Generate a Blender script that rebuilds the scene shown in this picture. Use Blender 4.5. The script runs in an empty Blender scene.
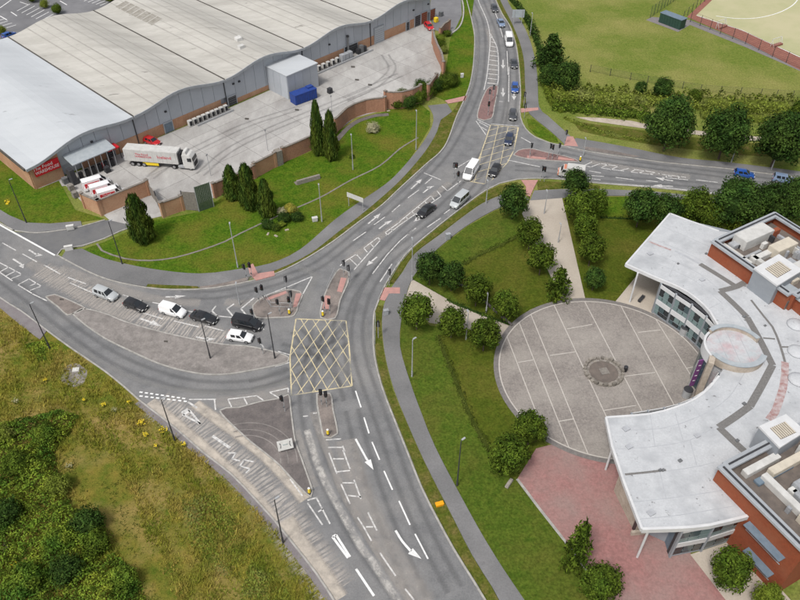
import bpy, bmesh, math, random
import numpy as np
from mathutils import Vector, Matrix
from mathutils.geometry import tessellate_polygon
R = math.radians
rnd = random.Random(7)
sc = bpy.context.scene
COL = sc.collection
# ------------------------------------------------------------------ camera, sky, sun
FOC, PITCH, CAMH = 740.0, R(42.5), 84.0
cam = bpy.data.cameras.new('camera'); cam_o = bpy.data.objects.new('camera', cam); COL.objects.link(cam_o)
cam_o.location = (0, 0, CAMH); cam_o.rotation_euler = (R(90) - PITCH, 0, 0)
cam.sensor_width = 36; cam.lens = 36 * FOC / 800; cam.clip_start = 1; cam.clip_end = 6000
sc.camera = cam_o
world = bpy.data.worlds.new('World'); sc.world = world; world.use_nodes = True
wn = world.node_tree.nodes; wl = world.node_tree.links
SUN_EL, SUN_AZ = 58.0, 215.0      # azimuth: clockwise from +Y, where the light comes from
sky = wn.new('ShaderNodeTexSky'); sky.sky_type = 'NISHITA'; sky.sun_disc = False
sky.sun_elevation = R(SUN_EL); sky.sun_rotation = R(SUN_AZ); sky.air_density = 1.0; sky.dust_density = 4.0; sky.ozone_density = 1.0
hsv = wn.new('ShaderNodeHueSaturation'); hsv.inputs['Saturation'].default_value = 0.30
wl.new(sky.outputs[0], hsv.inputs['Color']); bg = wn['Background']; wl.new(hsv.outputs[0], bg.inputs[0]); bg.inputs[1].default_value = 0.105
sun = bpy.data.lights.new('sun', 'SUN'); sun.energy = 1.5; sun.angle = R(10); sun.color = (1, .96, .9)
sun_o = bpy.data.objects.new('sun', sun); COL.objects.link(sun_o)
_d = Vector((math.sin(R(SUN_AZ)) * math.cos(R(SUN_EL)), math.cos(R(SUN_AZ)) * math.cos(R(SUN_EL)), math.sin(R(SUN_EL))))
sun_o.rotation_euler = _d.to_track_quat('Z', 'Y').to_euler(); sun_o.location = _d * 300
sc.view_settings.view_transform = 'Standard'; sc.view_settings.look = 'None'; sc.view_settings.gamma = 1
sc.view_settings.exposure = 0.55
# ------------------------------------------------------------------ pixel of the photograph -> point of the place
_s, _c = math.sin(PITCH), math.cos(PITCH)
def G(px, py, z=0.0):
    x, y = px - 400, py - 300
    d = Vector((x, FOC * _c - y * _s, -FOC * _s - y * _c)); t = (z - CAMH) / d.z
    return Vector((d.x * t, d.y * t, z))
def GL(pts, z=0.0): return [G(p[0], p[1], z) for p in pts]
def heading(a, b, z=0.0):
    A, B = G(*a, z), G(*b, z); return math.atan2(B.y - A.y, B.x - A.x)
# ------------------------------------------------------------------ materials
MATS = {}
def nd(nt, t, **kw):
    n = nt.nodes.new(t)
    for k, v in kw.items(): setattr(n, k, v)
    return n
def rgb(c): return (c[0], c[1], c[2], 1)
def M(name, c1, c2=None, rough=.8, s=2.0, detail=6, lo=.35, hi=.65, c3=None, s3=.15, lo3=.4, hi3=.65, bump=0, obj=False, rand=0,
      metal=0, spec=.3, fine=0, sf=14.0, tint=0, trans=0, stretch=None, coat=0, c4=None, s4=1.0, lo4=.66, hi4=.72):
    """two-colour noise, optional large blotches (c3), fine grain, per-object and per-leaf variation"""
    m = bpy.data.materials.new(name); m.use_nodes = True; MATS[name] = m
    nt = m.node_tree; L = nt.links; b = nt.nodes['Principled BSDF']
    b.inputs['Roughness'].default_value = rough; b.inputs['Metallic'].default_value = metal
    b.inputs['Specular IOR Level'].default_value = spec
    if coat: b.inputs['Coat Weight'].default_value = coat; b.inputs['Coat Roughness'].default_value = .08
    if obj: src = nd(nt, 'ShaderNodeTexCoord').outputs['Object']
    else: src = nd(nt, 'ShaderNodeNewGeometry').outputs['Position']
    if stretch:
        mp = nd(nt, 'ShaderNodeMapping'); mp.inputs['Rotation'].default_value = (0, 0, stretch[0]); mp.inputs['Scale'].default_value = stretch[1]
        L.new(src, mp.inputs[0]); src = mp.outputs[0]
    def noise(scale, dt, lo, hi):
        n = nd(nt, 'ShaderNodeTexNoise'); n.inputs['Scale'].default_value = scale; n.inputs['Detail'].default_value = dt
        n.inputs['Roughness'].default_value = .62
        L.new(src, n.inputs['Vector']); r = nd(nt, 'ShaderNodeMapRange'); r.inputs[1].default_value = lo; r.inputs[2].default_value = hi
        L.new(n.outputs[0], r.inputs[0]); return n, r.outputs[0]
    def mix(fac, a, bb, mode='MIX'):
        x = nd(nt, 'ShaderNodeMix', data_type='RGBA', blend_type=mode)
        if isinstance(fac, float): x.inputs[0].default_value = fac
        else: L.new(fac, x.inputs[0])
        for sock, v in ((x.inputs[6], a), (x.inputs[7], bb)):
            if isinstance(v, (tuple, list)): sock.default_value = rgb(v)
            else: L.new(v, sock)
        return x.outputs[2]
    col = None; n1 = None
    if c2 is not None:
        n1, f1 = noise(s, detail, lo, hi); col = mix(f1, c1, c2)
    if c3 is not None:
        _, f3 = noise(s3, 5, lo3, hi3); col = mix(f3, col if col is not None else c1, c3)
    if c4 is not None:
        _, f4 = noise(s4, 4, lo4, hi4); col = mix(f4, col if col is not None else c1, c4)
    base = col if col is not None else c1
    def scale_by(base, val, amt):
        r = nd(nt, 'ShaderNodeMapRange'); r.inputs[3].default_value = 1 - amt; r.inputs[4].default_value = 1 + amt
        L.new(val, r.inputs[0])
        cmb = nd(nt, 'ShaderNodeCombineColor')
        for k in range(3): L.new(r.outputs[0], cmb.inputs[k])
        return mix(1.0, base, cmb.outputs[0], 'MULTIPLY')
    if fine:
        _, ff = noise(sf, 3, .25, .75); base = scale_by(base, ff, fine)
    if rand: base = scale_by(base, nd(nt, 'ShaderNodeObjectInfo').outputs['Random'], rand)
    if tint:
        a = nd(nt, 'ShaderNodeAttribute'); a.attribute_name = 'tint'; base = scale_by(base, a.outputs['Fac'], tint)
    if isinstance(base, (tuple, list)): b.inputs['Base Color'].default_value = rgb(base)
    else: L.new(base, b.inputs['Base Color'])
    if bump and n1:
        bp = nd(nt, 'ShaderNodeBump'); bp.inputs['Strength'].default_value = bump; bp.inputs['Distance'].default_value = .1
        L.new(n1.outputs[0], bp.inputs['Height']); L.new(bp.outputs[0], b.inputs['Normal'])
    if trans:
        t = nd(nt, 'ShaderNodeBsdfTranslucent'); 
        if isinstance(base, (tuple, list)): t.inputs[0].default_value = rgb(base)
        else: L.new(base, t.inputs[0])
        ms = nd(nt, 'ShaderNodeMixShader'); ms.inputs[0].default_value = trans
        L.new(b.outputs[0], ms.inputs[1]); L.new(t.outputs[0], ms.inputs[2]); L.new(ms.outputs[0], nt.nodes['Material Output'].inputs[0])
    return m
def M_worn(name, col, cover=.5, s=1.2, soft=.12, streak=0, amax=.9, uscale=(1.2, 6)):
    """a thin worn layer on the road: coverage broken up by noise, fading towards both rims of its strip (UV: metres along, 0..1 across)"""
    m = bpy.data.materials.new(name); m.use_nodes = True; MATS[name] = m
    nt = m.node_tree; L = nt.links; b = nt.nodes['Principled BSDF']; b.inputs['Roughness'].default_value = .85; b.inputs['Specular IOR Level'].default_value = .2
    b.inputs['Base Color'].default_value = rgb(col)
    geo = nd(nt, 'ShaderNodeNewGeometry'); uv = nd(nt, 'ShaderNodeUVMap')
    n = nd(nt, 'ShaderNodeTexNoise'); n.inputs['Scale'].default_value = s; n.inputs['Detail'].default_value = 9; n.inputs['Roughness'].default_value = .7
    L.new(geo.outputs['Position'], n.inputs['Vector'])
    r = nd(nt, 'ShaderNodeMapRange'); r.inputs[1].default_value = .5 + (.5 - cover) * .4 - soft; r.inputs[2].default_value = .5 + (.5 - cover) * .4 + soft
    L.new(n.outputs[0], r.inputs[0]); fac = r.outputs[0]
    def mul(a, bb):
        x = nd(nt, 'ShaderNodeMath', operation='MULTIPLY'); L.new(a, x.inputs[0])
        if isinstance(bb, float): x.inputs[1].default_value = bb
        else: L.new(bb, x.inputs[1])
        return x.outputs[0]
    if streak:
        mp = nd(nt, 'ShaderNodeMapping'); mp.inputs['Scale'].default_value = (uscale[0], uscale[1] * .1, 1); L.new(uv.outputs[0], mp.inputs[0])
        n2 = nd(nt, 'ShaderNodeTexNoise'); n2.inputs['Scale'].default_value = 1; n2.inputs['Detail'].default_value = 5; L.new(mp.outputs[0], n2.inputs['Vector'])
        wv = nd(nt, 'ShaderNodeTexWave'); wv.inputs['Scale'].default_value = streak; wv.inputs['Distortion'].default_value = 9.0; wv.inputs['Detail Scale'].default_value = 1.6; wv.inputs['Detail'].default_value = 2
        L.new(uv.outputs[0], wv.inputs['Vector'])
        ad = nd(nt, 'ShaderNodeMath', operation='ADD'); L.new(wv.outputs['Fac'], ad.inputs[0]); L.new(n2.outputs[0], ad.inputs[1])
        r2 = nd(nt, 'ShaderNodeMapRange'); r2.inputs[1].default_value = .62; r2.inputs[2].default_value = 1.0; r2.inputs[3].default_value = .18; L.new(ad.outputs[0], r2.inputs[0])
        fac = mul(fac, r2.outputs[0])
    sep = nd(nt, 'ShaderNodeSeparateXYZ'); L.new(uv.outputs[0], sep.inputs[0])
    e1 = nd(nt, 'ShaderNodeMath', operation='SUBTRACT'); e1.inputs[0].default_value = 1; L.new(sep.outputs[1], e1.inputs[1])
    mn = nd(nt, 'ShaderNodeMath', operation='MINIMUM'); L.new(sep.outputs[1], mn.inputs[0]); L.new(e1.outputs[0], mn.inputs[1])
    er = nd(nt, 'ShaderNodeMapRange', interpolation_type='SMOOTHSTEP'); er.inputs[1].default_value = 0; er.inputs[2].default_value = .48 if 'tyre' in name else .3; L.new(mn.outputs[0], er.inputs[0])
    fac = mul(mul(fac, er.outputs[0]), amax)
    t = nd(nt, 'ShaderNodeBsdfTransparent'); ms = nd(nt, 'ShaderNodeMixShader')
    L.new(fac, ms.inputs[0]); L.new(t.outputs[0], ms.inputs[1]); L.new(b.outputs[0], ms.inputs[2]); L.new(ms.outputs[0], nt.nodes['Material Output'].inputs[0])
    return m
def M_glass(name, c, rough=.06): return M(name, c, rough=rough, spec=.8)
# setting
M('field_grass', (.15, .178, .038), (.105, .148, .025), s=.9, c3=(.225, .215, .07), s3=.045, lo3=.42, hi3=.66, fine=.36, sf=2.5, rough=1, spec=.05)
M('lawn_bright', (.042, .096, .0065), (.082, .134, .011), s=.8, c3=(.120, .118, .019), s3=.11, lo3=.44, hi3=.68, fine=.42, sf=3.2, rough=1, spec=.05)
M('lawn_mown', (.050, .086, .0100), (.080, .112, .015), s=.9, c3=(.104, .100, .021), s3=.12, lo3=.45, hi3=.78, fine=.42, sf=3.2, rough=1, spec=.05)
M('lawn_dull', (.075, .092, .0115), (.056, .081, .009), s=.7, c3=(.110, .102, .020), s3=.12, lo3=.44, hi3=.74, fine=.40, sf=3.2, rough=1, spec=.05)
M('verge_grass', (.100, .102, .020), (.062, .085, .012), s=1.2, detail=8, c3=(.150, .118, .042), s3=.5, lo3=.48, hi3=.72, fine=.4, sf=4, rough=1, spec=.05)
M('rough_ground', (.185, .150, .030), (.080, .110, .014), s=.45, c3=(.25, .185, .065), s3=.10, lo3=.45, hi3=.62, fine=.35, sf=6, rough=1, spec=.05)
M('asphalt', (.142, .143, .146), (.190, .190, .192), s=.5, detail=9, c3=(.222, .217, .212), s3=.09, lo3=.47, hi3=.70, fine=.17, sf=5, rough=.85, bump=.05)
M('asphalt_dark', (.105, .107, .115), (.135, .136, .142), s=.6, fine=.12, sf=11, rough=.85, c3=(.16, .158, .155), s3=.1)
M('footpath', (.165, .163, .166), (.208, .205, .206), s=.6, detail=9, c3=(.135, .135, .136), s3=.15, fine=.15, sf=5, rough=.9)
M('footpath_mauve', (.175, .155, .160), (.21, .195, .195), s=.8, fine=.12, sf=6, rough=.9)
M('kerb', (.40, .385, .36), (.27, .26, .24), s=1.1, fine=.15, rough=.9)
M('island_pale', (.265, .243, .228), (.19, .174, .163), s=.8, c3=(.135, .125, .118), s3=.3, lo3=.49, hi3=.74, fine=.2, sf=4, rough=.95)
M('island_brown', (.185, .160, .145), (.125, .110, .103), s=.9, c3=(.24, .205, .185), s3=.3, fine=.2, sf=5, rough=.95)
M('island_dark', (.150, .132, .126), (.108, .097, .095), s=.8, c3=(.205, .18, .17), s3=.22, lo3=.5, hi3=.75, fine=.18, sf=5, rough=.95)
M('tactile_pink', (.46, .245, .215), (.37, .21, .19), s=1.5, fine=.15, sf=6, rough=.9)
M('brick_island', (.235, .135, .125), (.165, .11, .105), s=2, fine=.2, sf=5, rough=.9)
M('yard_concrete', (.41, .40, .385), (.345, .335, .322), s=.6, c3=(.265, .25, .238), s3=.12, lo3=.48, hi3=.72, fine=.08, sf=5, rough=.9, rand=.08, stretch=(.8, (1, .45, 1)))
M('joint_dark', (.10, .095, .09), rough=.95)
M('plaza_cobble', (.265, .238, .218), (.185, .168, .155), s=3.2, detail=4, c3=(.315, .29, .262), s3=.13, lo3=.42, hi3=.7, fine=.18, sf=5, rough=.9)
M('plaza_line', (.50, .47, .43), (.42, .39, .36), s=2, rough=.9)
M('plaza_rim', (.20, .185, .175), (.14, .13, .125), s=3, fine=.2, rough=.9)
M('path_tan', (.41, .36, .305), (.345, .30, .25), s=.6, c3=(.45, .40, .34), s3=.15, fine=.10, sf=5, rough=.95)
M('pink_paving', (.335, .165, .155), (.255, .130, .122), s=1.4, detail=8, c3=(.27, .18, .165), s3=.12, fine=.18, sf=4, rough=.9)
M('pitch_turf', (.385, .375, .215), (.345, .35, .19), s=.3, c3=(.43, .40, .25), s3=.06, fine=.05, rough=1)
M('pitch_red', (.27, .115, .085), (.22, .09, .07), s=.8, fine=.1, rough=1)
M('car_park', (.17, .17, .18), (.20, .20, .208), s=.5, fine=.1, rough=.9, c3=(.14, .14, .147), s3=.08)
M('white_paint', (.60, .59, .575), (.27, .265, .26), s=2.0, detail=9, lo=.42, hi=.68, rough=.7)
M('white_paint_fresh', (.74, .74, .73), (.50, .50, .49), s=2.2, detail=9, lo=.45, hi=.75, rough=.7)
M('yellow_paint', (.60, .51, .31), (.30, .28, .23), s=1.1, detail=9, lo=.44, hi=.70, c3=(.20, .197, .185), s3=.16, lo3=.53, hi3=.66, rough=.75)
M_worn('worn_pale', (.42, .39, .36), cover=.6, s=.8, soft=.3, amax=.62)
M_worn('worn_streaked', (.47, .435, .40), cover=.74, s=.8, soft=.3, streak=.5, uscale=(1.1, 45))
M_worn('worn_tan', (.52, .465, .40), cover=.85, s=.7, soft=.25)
M_worn('worn_white', (.60, .575, .54), cover=.5, s=.9, soft=.16, amax=.75)
M_worn('tyre_dark', (.085, .086, .09), cover=.7, s=.25, soft=.45, amax=.34)
M_worn('tyre_pale', (.30, .295, .285), cover=.72, s=.4, soft=.35, amax=.55)
# buildings
M('roof_white', (.465, .487, .507), (.43, .452, .474), s=.35, c3=(.38, .40, .42), s3=.10, lo3=.5, hi3=.8, fine=.05, rough=.75, stretch=(R(46), (.25, 1, 1)), c4=(.28, .29, .30), s4=.7, lo4=.68, hi4=.73)
M('roof_cream', (.455, .44, .405), (.40, .386, .352), s=.5, detail=9, c3=(.315, .302, .274), s3=.14, lo3=.50, hi3=.76, fine=.07, sf=3, rough=.8, stretch=(R(136), (.20, 1, 1)), c4=(.23, .22, .20), s4=.8, lo4=.66, hi4=.72)
M('roof_seam', (.34, .325, .30), (.29, .28, .255), s=.6, rough=.8)
M('roof_stain', (.215, .20, .17), (.31, .295, .265), s=.8, rough=.85)
M('gutter_dark', (.055, .05, .045), (.10, .09, .08), s=1, rough=.9)
M('cladding_grey', (.40, .425, .46), (.365, .39, .425), s=.4, rand=.06, fine=.03, rough=.5, spec=.4)
M('cladding_light', (.40, .43, .46), (.37, .40, .43), s=.4, rand=.04, rough=.5, spec=.4)
M('trim_grey', (.36, .38, .40), (.30, .32, .345), s=1, rough=.5)
M('brick_orange', (.43, .24, .145), (.36, .19, .115), s=3.5, detail=8, c3=(.46, .285, .18), s3=.3, fine=.12, sf=4, rough=.9)
M('brick_wall', (.40, .215, .14), (.32, .165, .11), s=3, detail=8, c3=(.25, .15, .12), s3=.25, lo3=.52, hi3=.75, fine=.14, sf=4, rough=.9, obj=True)
M('brick_red', (.265, .068, .030), (.215, .055, .026), s=3, detail=8, c3=(.25, .08, .04), s3=.35, fine=.09, sf=5, rough=.9)
M('coping', (.16, .145, .13), (.24, .215, .19), s=1.5, fine=.15, rough=.95)
M('stone_tan', (.40, .345, .285), (.31, .26, .21), s=2.2, detail=8, c3=(.46, .40, .335), s3=.6, fine=.12, sf=6, rough=.95)
M('membrane', (.475, .488, .504), (.42, .432, .45), s=.7, detail=9, c3=(.32, .332, .35), s3=.25, lo3=.5, hi3=.76, fine=.10, sf=4, rough=.8, c4=(.20, .20, .205), s4=.9, lo4=.655, hi4=.71)
M('membrane_seam', (.41, .425, .45), (.34, .35, .37), s=1.2, rough=.85)
M('fascia_white', (.60, .605, .61), (.53, .535, .545), s=.8, rough=.5)
M('gravel_grey', (.185, .18, .175), (.14, .135, .13), s=4, fine=.2, sf=9, rough=.95)
M('algae_red', (.30, .17, .16), (.45, .40, .40), s=1.6, detail=8, rough=.9)
M('drum_roof', (.46, .46, .475), (.44, .345, .36), s=.45, lo=.45, hi=.6, c3=(.40, .44, .46), s3=.3, fine=.1, sf=3, rough=.85)
M('coping_blue', (.30, .335, .36), (.37, .40, .42), s=1.2, rough=.6)
M('zinc', (.27, .29, .315), (.24, .26, .285), s=.8, rough=.55)
M('metal_blue', (.16, .21, .26), (.12, .165, .21), s=1, rough=.5)
M('plant_white', (.58, .575, .555), (.48, .475, .455), s=1, rough=.6, rand=.08)
M('plant_cream', (.56, .51, .42), (.48, .435, .36), s=1.2, rough=.65)
M('plant_grey', (.36, .375, .39), (.28, .29, .31), s=2, rough=.5, rand=.1)
M('deck_brown', (.165, .138, .12), (.115, .098, .088), s=1, rough=.95)
M('dark_metal', (.035, .036, .04), (.05, .05, .055), s=2, rough=.5)
M('mid_metal', (.20, .205, .21), (.16, .165, .17), s=2, rough=.45, metal=.3)
M('galvanised', (.42, .43, .44), (.36, .37, .38), s=2, rough=.5, metal=.2)
M_glass('glass_dark', (.015, .02, .024)); M_glass('glass_teal', (.15, .215, .215), .12); M_glass('glass_pale', (.45, .55, .58), .15); M_glass('glass_mid', (.045, .075, .085), .08)
M('purple', (.22, .075, .24), (.19, .06, .20), s=1, rough=.6)
M('sign_red', (.62, .02, .03), (.56, .018, .028), s=1, rough=.5); M('sign_white', (.85, .85, .85), rough=.5)
M('letter_red', (.55, .03, .06), rough=.5)
M('timber_grey', (.24, .22, .195), (.17, .155, .14), s=3, rough=.95)
M('gate_green', (.045, .075, .04), (.07, .10, .06), s=2, rough=.7); M('hut_green', (.022, .055, .042), (.03, .065, .05), s=2, rough=.6)
M('container_blue', (.02, .06, .27), (.025, .05, .20), s=1.5, detail=8, rough=.5)
M('yellow', (.75, .55, .03), rough=.5); M('orange', (.78, .33, .01), rough=.5)
M('stone_block', (.26, .235, .205), (.17, .155, .135), s=3, rough=.95, obj=True, rand=.3)
# foliage
M('leaf_tree', (.044, .080, .009), (.098, .138, .016), s=1.4, tint=.9, rough=.8, spec=.08, obj=True, trans=.16, rand=.14)
M('leaf_dark', (.023, .056, .011), (.054, .092, .016), s=1.4, tint=.9, rough=.8, spec=.08, obj=True, trans=.12, rand=.14)
M('leaf_bright', (.11, .160, .018), (.165, .205, .026), s=.9, tint=.5, rough=.8, spec=.08, obj=True, trans=.2, rand=.1)
M('leaf_conifer', (.030, .064, .012), (.085, .112, .016), s=1.4, tint=.7, rough=.85, spec=.06, obj=True, trans=.1, rand=.2)
M('leaf_bramble', (.120, .200, .022), (.25, .285, .034), s=.6, tint=.8, rough=.85, spec=.06, trans=.18, c3=(.050, .112, .016), s3=.2)
M('leaf_hedge', (.125, .165, .022), (.18, .21, .038), s=.5, tint=.6, rough=.88, spec=.06, trans=.18, c3=(.20, .215, .075), s3=.2, lo3=.5, hi3=.75)
M('blade', (.33, .295, .050), (.175, .225, .028), s=.40, tint=.5, rough=.95, spec=.05, trans=.25, c3=(.43, .325, .095), s3=.12, lo3=.46, hi3=.68)
M('blade_green', (.065, .090, .013), (.09, .112, .02), s=.5, tint=.5, rough=.95, spec=.1, trans=.2)
M('flower_yellow', (.85, .64, .03), (.66, .50, .035), s=3, tint=.4, rough=.8); M('leaf_gold', (.36, .30, .035), (.16, .18, .03), s=1.2, tint=.5, rough=.8, obj=True); M('cab_salmon', (.55, .20, .12), rough=.4, coat=.4); M('flower_cream', (.40, .37, .24), (.25, .25, .13), s=2, tint=.4, rough=.8)
M('bark', (.11, .085, .065), (.07, .055, .042), s=5, rough=.95, obj=True)
# vehicles
for n, c in dict(black=(.014, .014, .016), charcoal=(.05, .053, .06), navy=(.018, .028, .065), blue=(.018, .075, .30), silver=(.42, .44, .45), silver_blue=(.17, .23, .34), white=(.80, .80, .80), red=(.48, .015, .02), darkred=(.17, .012, .016)).items():
    M('paint_' + n, c, rough=.28, spec=.5, coat=.6)
M_glass('car_glass', (.018, .022, .026)); M('tyre', (.018, .018, .019), rough=.9); M('rim', (.38, .38, .39), rough=.35, metal=.6)
M('lamp_clear', (.78, .78, .75), rough=.15, spec=.8); M('lamp_red', (.40, .012, .012), rough=.2, spec=.7); M('plastic_black', (.022, .022, .024), rough=.6)
M('plate_white', (.75, .75, .72), rough=.5); M('lens_green', (.02, .15, .07), rough=.3); M('lens_amber', (.35, .15, .01), rough=.3); M('lens_red', (.3, .01, .01), rough=.3)
# ------------------------------------------------------------------ building blocks
def tag(o, label=None, cat=None, group=None, kind=None):
    if label: o['label'] = label
    if cat: o['category'] = cat
    if group: o['group'] = group
    if kind: o['kind'] = kind
    return o
def empty(name, loc, rz=0.0):
    o = bpy.data.objects.new(name, None); COL.objects.link(o); o.location = loc; o.rotation_euler = (0, 0, rz); o.empty_display_size = .3
    return o
def thing(name, label, cat, loc, rz=0.0, group=None): return tag(empty(name, loc, rz), label, cat, group)
def link(name, me, parent=None):
    o = bpy.data.objects.new(name, me); COL.objects.link(o)
    if parent: o.parent = parent
    return o
class MB:
    def __init__(s): s.v = []; s.f = []; s.mi = []; s.cur = 0
    def add(s, vs, fs):
        k = len(s.v); s.v += [tuple(v) for v in vs]; s.f += [tuple(i + k for i in f) for f in fs]; s.mi += [s.cur] * len(fs); return s
    def box(s, c, d, rz=0.0, top=(1, 1)):
        cs, sn = math.cos(rz), math.sin(rz); vs = []
        for z, t in ((-.5, (1, 1)), (.5, top)):
            for x, y in ((-.5, -.5), (.5, -.5), (.5, .5), (-.5, .5)):
                X, Y = x * d[0] * t[0], y * d[1] * t[1]; vs.append((c[0] + X * cs - Y * sn, c[1] + X * sn + Y * cs, c[2] + z * d[2]))
        return s.add(vs, [(3, 2, 1, 0), (4, 5, 6, 7), (0, 1, 5, 4), (1, 2, 6, 5), (2, 3, 7, 6), (3, 0, 4, 7)])
    def tube(s, p0, p1, r0, r1=None, n=8, caps=True):
        r1 = r0 if r1 is None else r1; p0, p1 = Vector(p0), Vector(p1); d = (p1 - p0).normalized()
        a = d.orthogonal().normalized(); b = d.cross(a); vs = []
        for p, r in ((p0, r0), (p1, r1)):
            for i in range(n):
                t = 2 * math.pi * i / n; vs.append(p + (a * math.cos(t) + b * math.sin(t)) * r)
        fs = [(i, (i + 1) % n, n + (i + 1) % n, n + i) for i in range(n)]
        if caps: fs += [tuple(reversed(range(n))), tuple(range(n, 2 * n))]
        return s.add(vs, fs)
    def prism(s, poly, z0, z1):
        n = len(poly); P = [Vector((p[0], p[1], 0)) for p in poly]
        area = sum(P[i].x * P[(i + 1) % n].y - P[(i + 1) % n].x * P[i].y for i in range(n))
        if area < 0: P.reverse()
        vs = [(p.x, p.y, z1) for p in P] + [(p.x, p.y, z0) for p in P]
        tri = tessellate_polygon([P]); fs = []
        for t in tri:
            a, b, c = P[t[0]], P[t[1]], P[t[2]]
            if (b - a).cross(c - a).z < 0: t = (t[0], t[2], t[1])
            fs.append(tuple(t))
        if z0 < z1: fs += [(i + n, (i + 1) % n + n, (i + 1) % n, i) for i in range(n)]
        return s.add(vs, fs)
    def loft(s, rings, cap=True):
        n = len(rings[0]); vs = [v for r in rings for v in r]; fs = []
        for j in range(len(rings) - 1):
            fs += [(j * n + i, j * n + (i + 1) % n, (j + 1) * n + (i + 1) % n, (j + 1) * n + i) for i in range(n)]
        if cap: fs += [tuple(reversed(range(n))), tuple(range((len(rings) - 1) * n, len(rings) * n))]
        return s.add(vs, fs)
    def quad(s, a, b, c, d): return s.add([a, b, c, d], [(0, 1, 2, 3)])
    def build(s, name, mat, parent=None, origin=None, smooth=False, bevel=0):
        me = bpy.data.meshes.new(name); vs = s.v
        if origin is not None: vs = [(v[0] - origin[0], v[1] - origin[1], v[2] - origin[2]) for v in vs]
        me.from_pydata(vs, [], s.f)
        for mm in (mat if isinstance(mat, (list, tuple)) else [mat]): me.materials.append(MATS[mm])
        if any(s.mi): me.polygons.foreach_set('material_index', s.mi)
        bm = bmesh.new(); bm.from_mesh(me); bmesh.ops.recalc_face_normals(bm, faces=bm.faces) if not getattr(s, 'norecalc', False) else None
        if bevel: bmesh.ops.bevel(bm, geom=[e for e in bm.edges if e.is_manifold and e.calc_face_angle(0) > .5], offset=bevel, segments=2, affect='EDGES', clamp_overlap=True)
        bm.to_mesh(me); bm.free()
        if smooth: me.polygons.foreach_set('use_smooth', [True] * len(me.polygons))
        o = link(name, me, parent)
        if origin is not None and parent is None: o.location = origin
        return o
def cr(pts, step=1.5, closed=False):
    """smooth curve through 2D/3D points"""
    P = [Vector((p[0], p[1], p[2] if len(p) > 2 else 0)) for p in pts]; n = len(P); out = []
    rng = range(n if closed else n - 1)
    for i in rng:
        p1, p2 = P[i], P[(i + 1) % n]
        p0 = P[i - 1] if (closed or i > 0) else p1 * 2 - p2
        p3 = P[(i + 2) % n] if (closed or i + 2 < n) else p2 * 2 - p1
        k = max(1, int((p2 - p1).length / step))
        for j in range(k):
            t = j / k
            out.append(.5 * ((2 * p1) + (p2 - p0) * t + (2 * p0 - 5 * p1 + 4 * p2 - p3) * t * t + (3 * p1 - p0 - 3 * p2 + p3) * t ** 3))
    if not closed: out.append(P[-1])
    return out
def sheet(name, pts, z, mat, thick=0.0, kind='structure', parent=None, world=False, curve=0):
    P = list(pts) if world else GL(pts)
    if curve: P = cr(P, curve, True)
    o_ = None
    mb = MB(); mb.prism(P, z - thick, z); o = mb.build(name, mat, parent)
    if kind and not parent: tag(o, kind=kind)
    return o
def offset_line(P, w):
    n = len(P); out = []
    for i in range(n):
        a, b = P[max(i - 1, 0)], P[min(i + 1, n - 1)]; d = (b - a); d.z = 0
        d = d.normalized() if d.length > 1e-6 else Vector((1, 0, 0)); out.append(P[i] + Vector((-d.y, d.x, 0)) * w)
    return out
def ribbon(name, P, width, z, mat, parent=None, thick=0.0, shift=0.0, kind=None):
    """strip along world points; width may be a (start, end) pair; UV = metres along, 0..1 across"""
    n = len(P); w0, w1 = width if isinstance(width, tuple) else (width, width)
    ctr = offset_line(P, shift) if shift else P
    A = []; B = []
    for i in range(n):
        a, b = ctr[max(i - 1, 0)], ctr[min(i + 1, n - 1)]; d = b - a; d.z = 0; d = d.normalized() if d.length > 1e-6 else Vector((1, 0, 0))
        w = (w0 + (w1 - w0) * i / max(1, n - 1)) / 2; nn = Vector((-d.y, d.x, 0)) * w
        A.append((ctr[i].x + nn.x, ctr[i].y + nn.y)); B.append((ctr[i].x - nn.x, ctr[i].y - nn.y))
    vs = [(a[0], a[1], z) for a in A] + [(b[0], b[1], z) for b in B]
    fs = [(n + i, n + i + 1, i + 1, i) for i in range(n - 1)]
    if thick:
        vs += [(a[0], a[1], z - thick) for a in A] + [(b[0], b[1], z - thick) for b in B]
        fs += [(i, i + 1, 2 * n + i + 1, 2 * n + i) for i in range(n - 1)] + [(n + i + 1, n + i, 3 * n + i, 3 * n + i + 1) for i in range(n - 1)]
        fs += [(0, 2 * n, 3 * n, n), (n - 1, 2 * n - 1, 4 * n - 1, 3 * n - 1)]
    me = bpy.data.meshes.new(name); me.from_pydata(vs, [], fs); me.materials.append(MATS[mat])
    L = [0.0]
    for i in range(1, n): L.append(L[-1] + (P[i] - P[i - 1]).length)
    uv = me.uv_layers.new(name='UVMap')
    co = {}
    for lp in me.loops:
        k = lp.vertex_index; j = k % n; uv.data[lp.index].uv = (L[j], 0.0 if (k // n) % 2 else 1.0)
    o = link(name, me, parent)
    if kind: tag(o, kind=kind)
    return o
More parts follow.
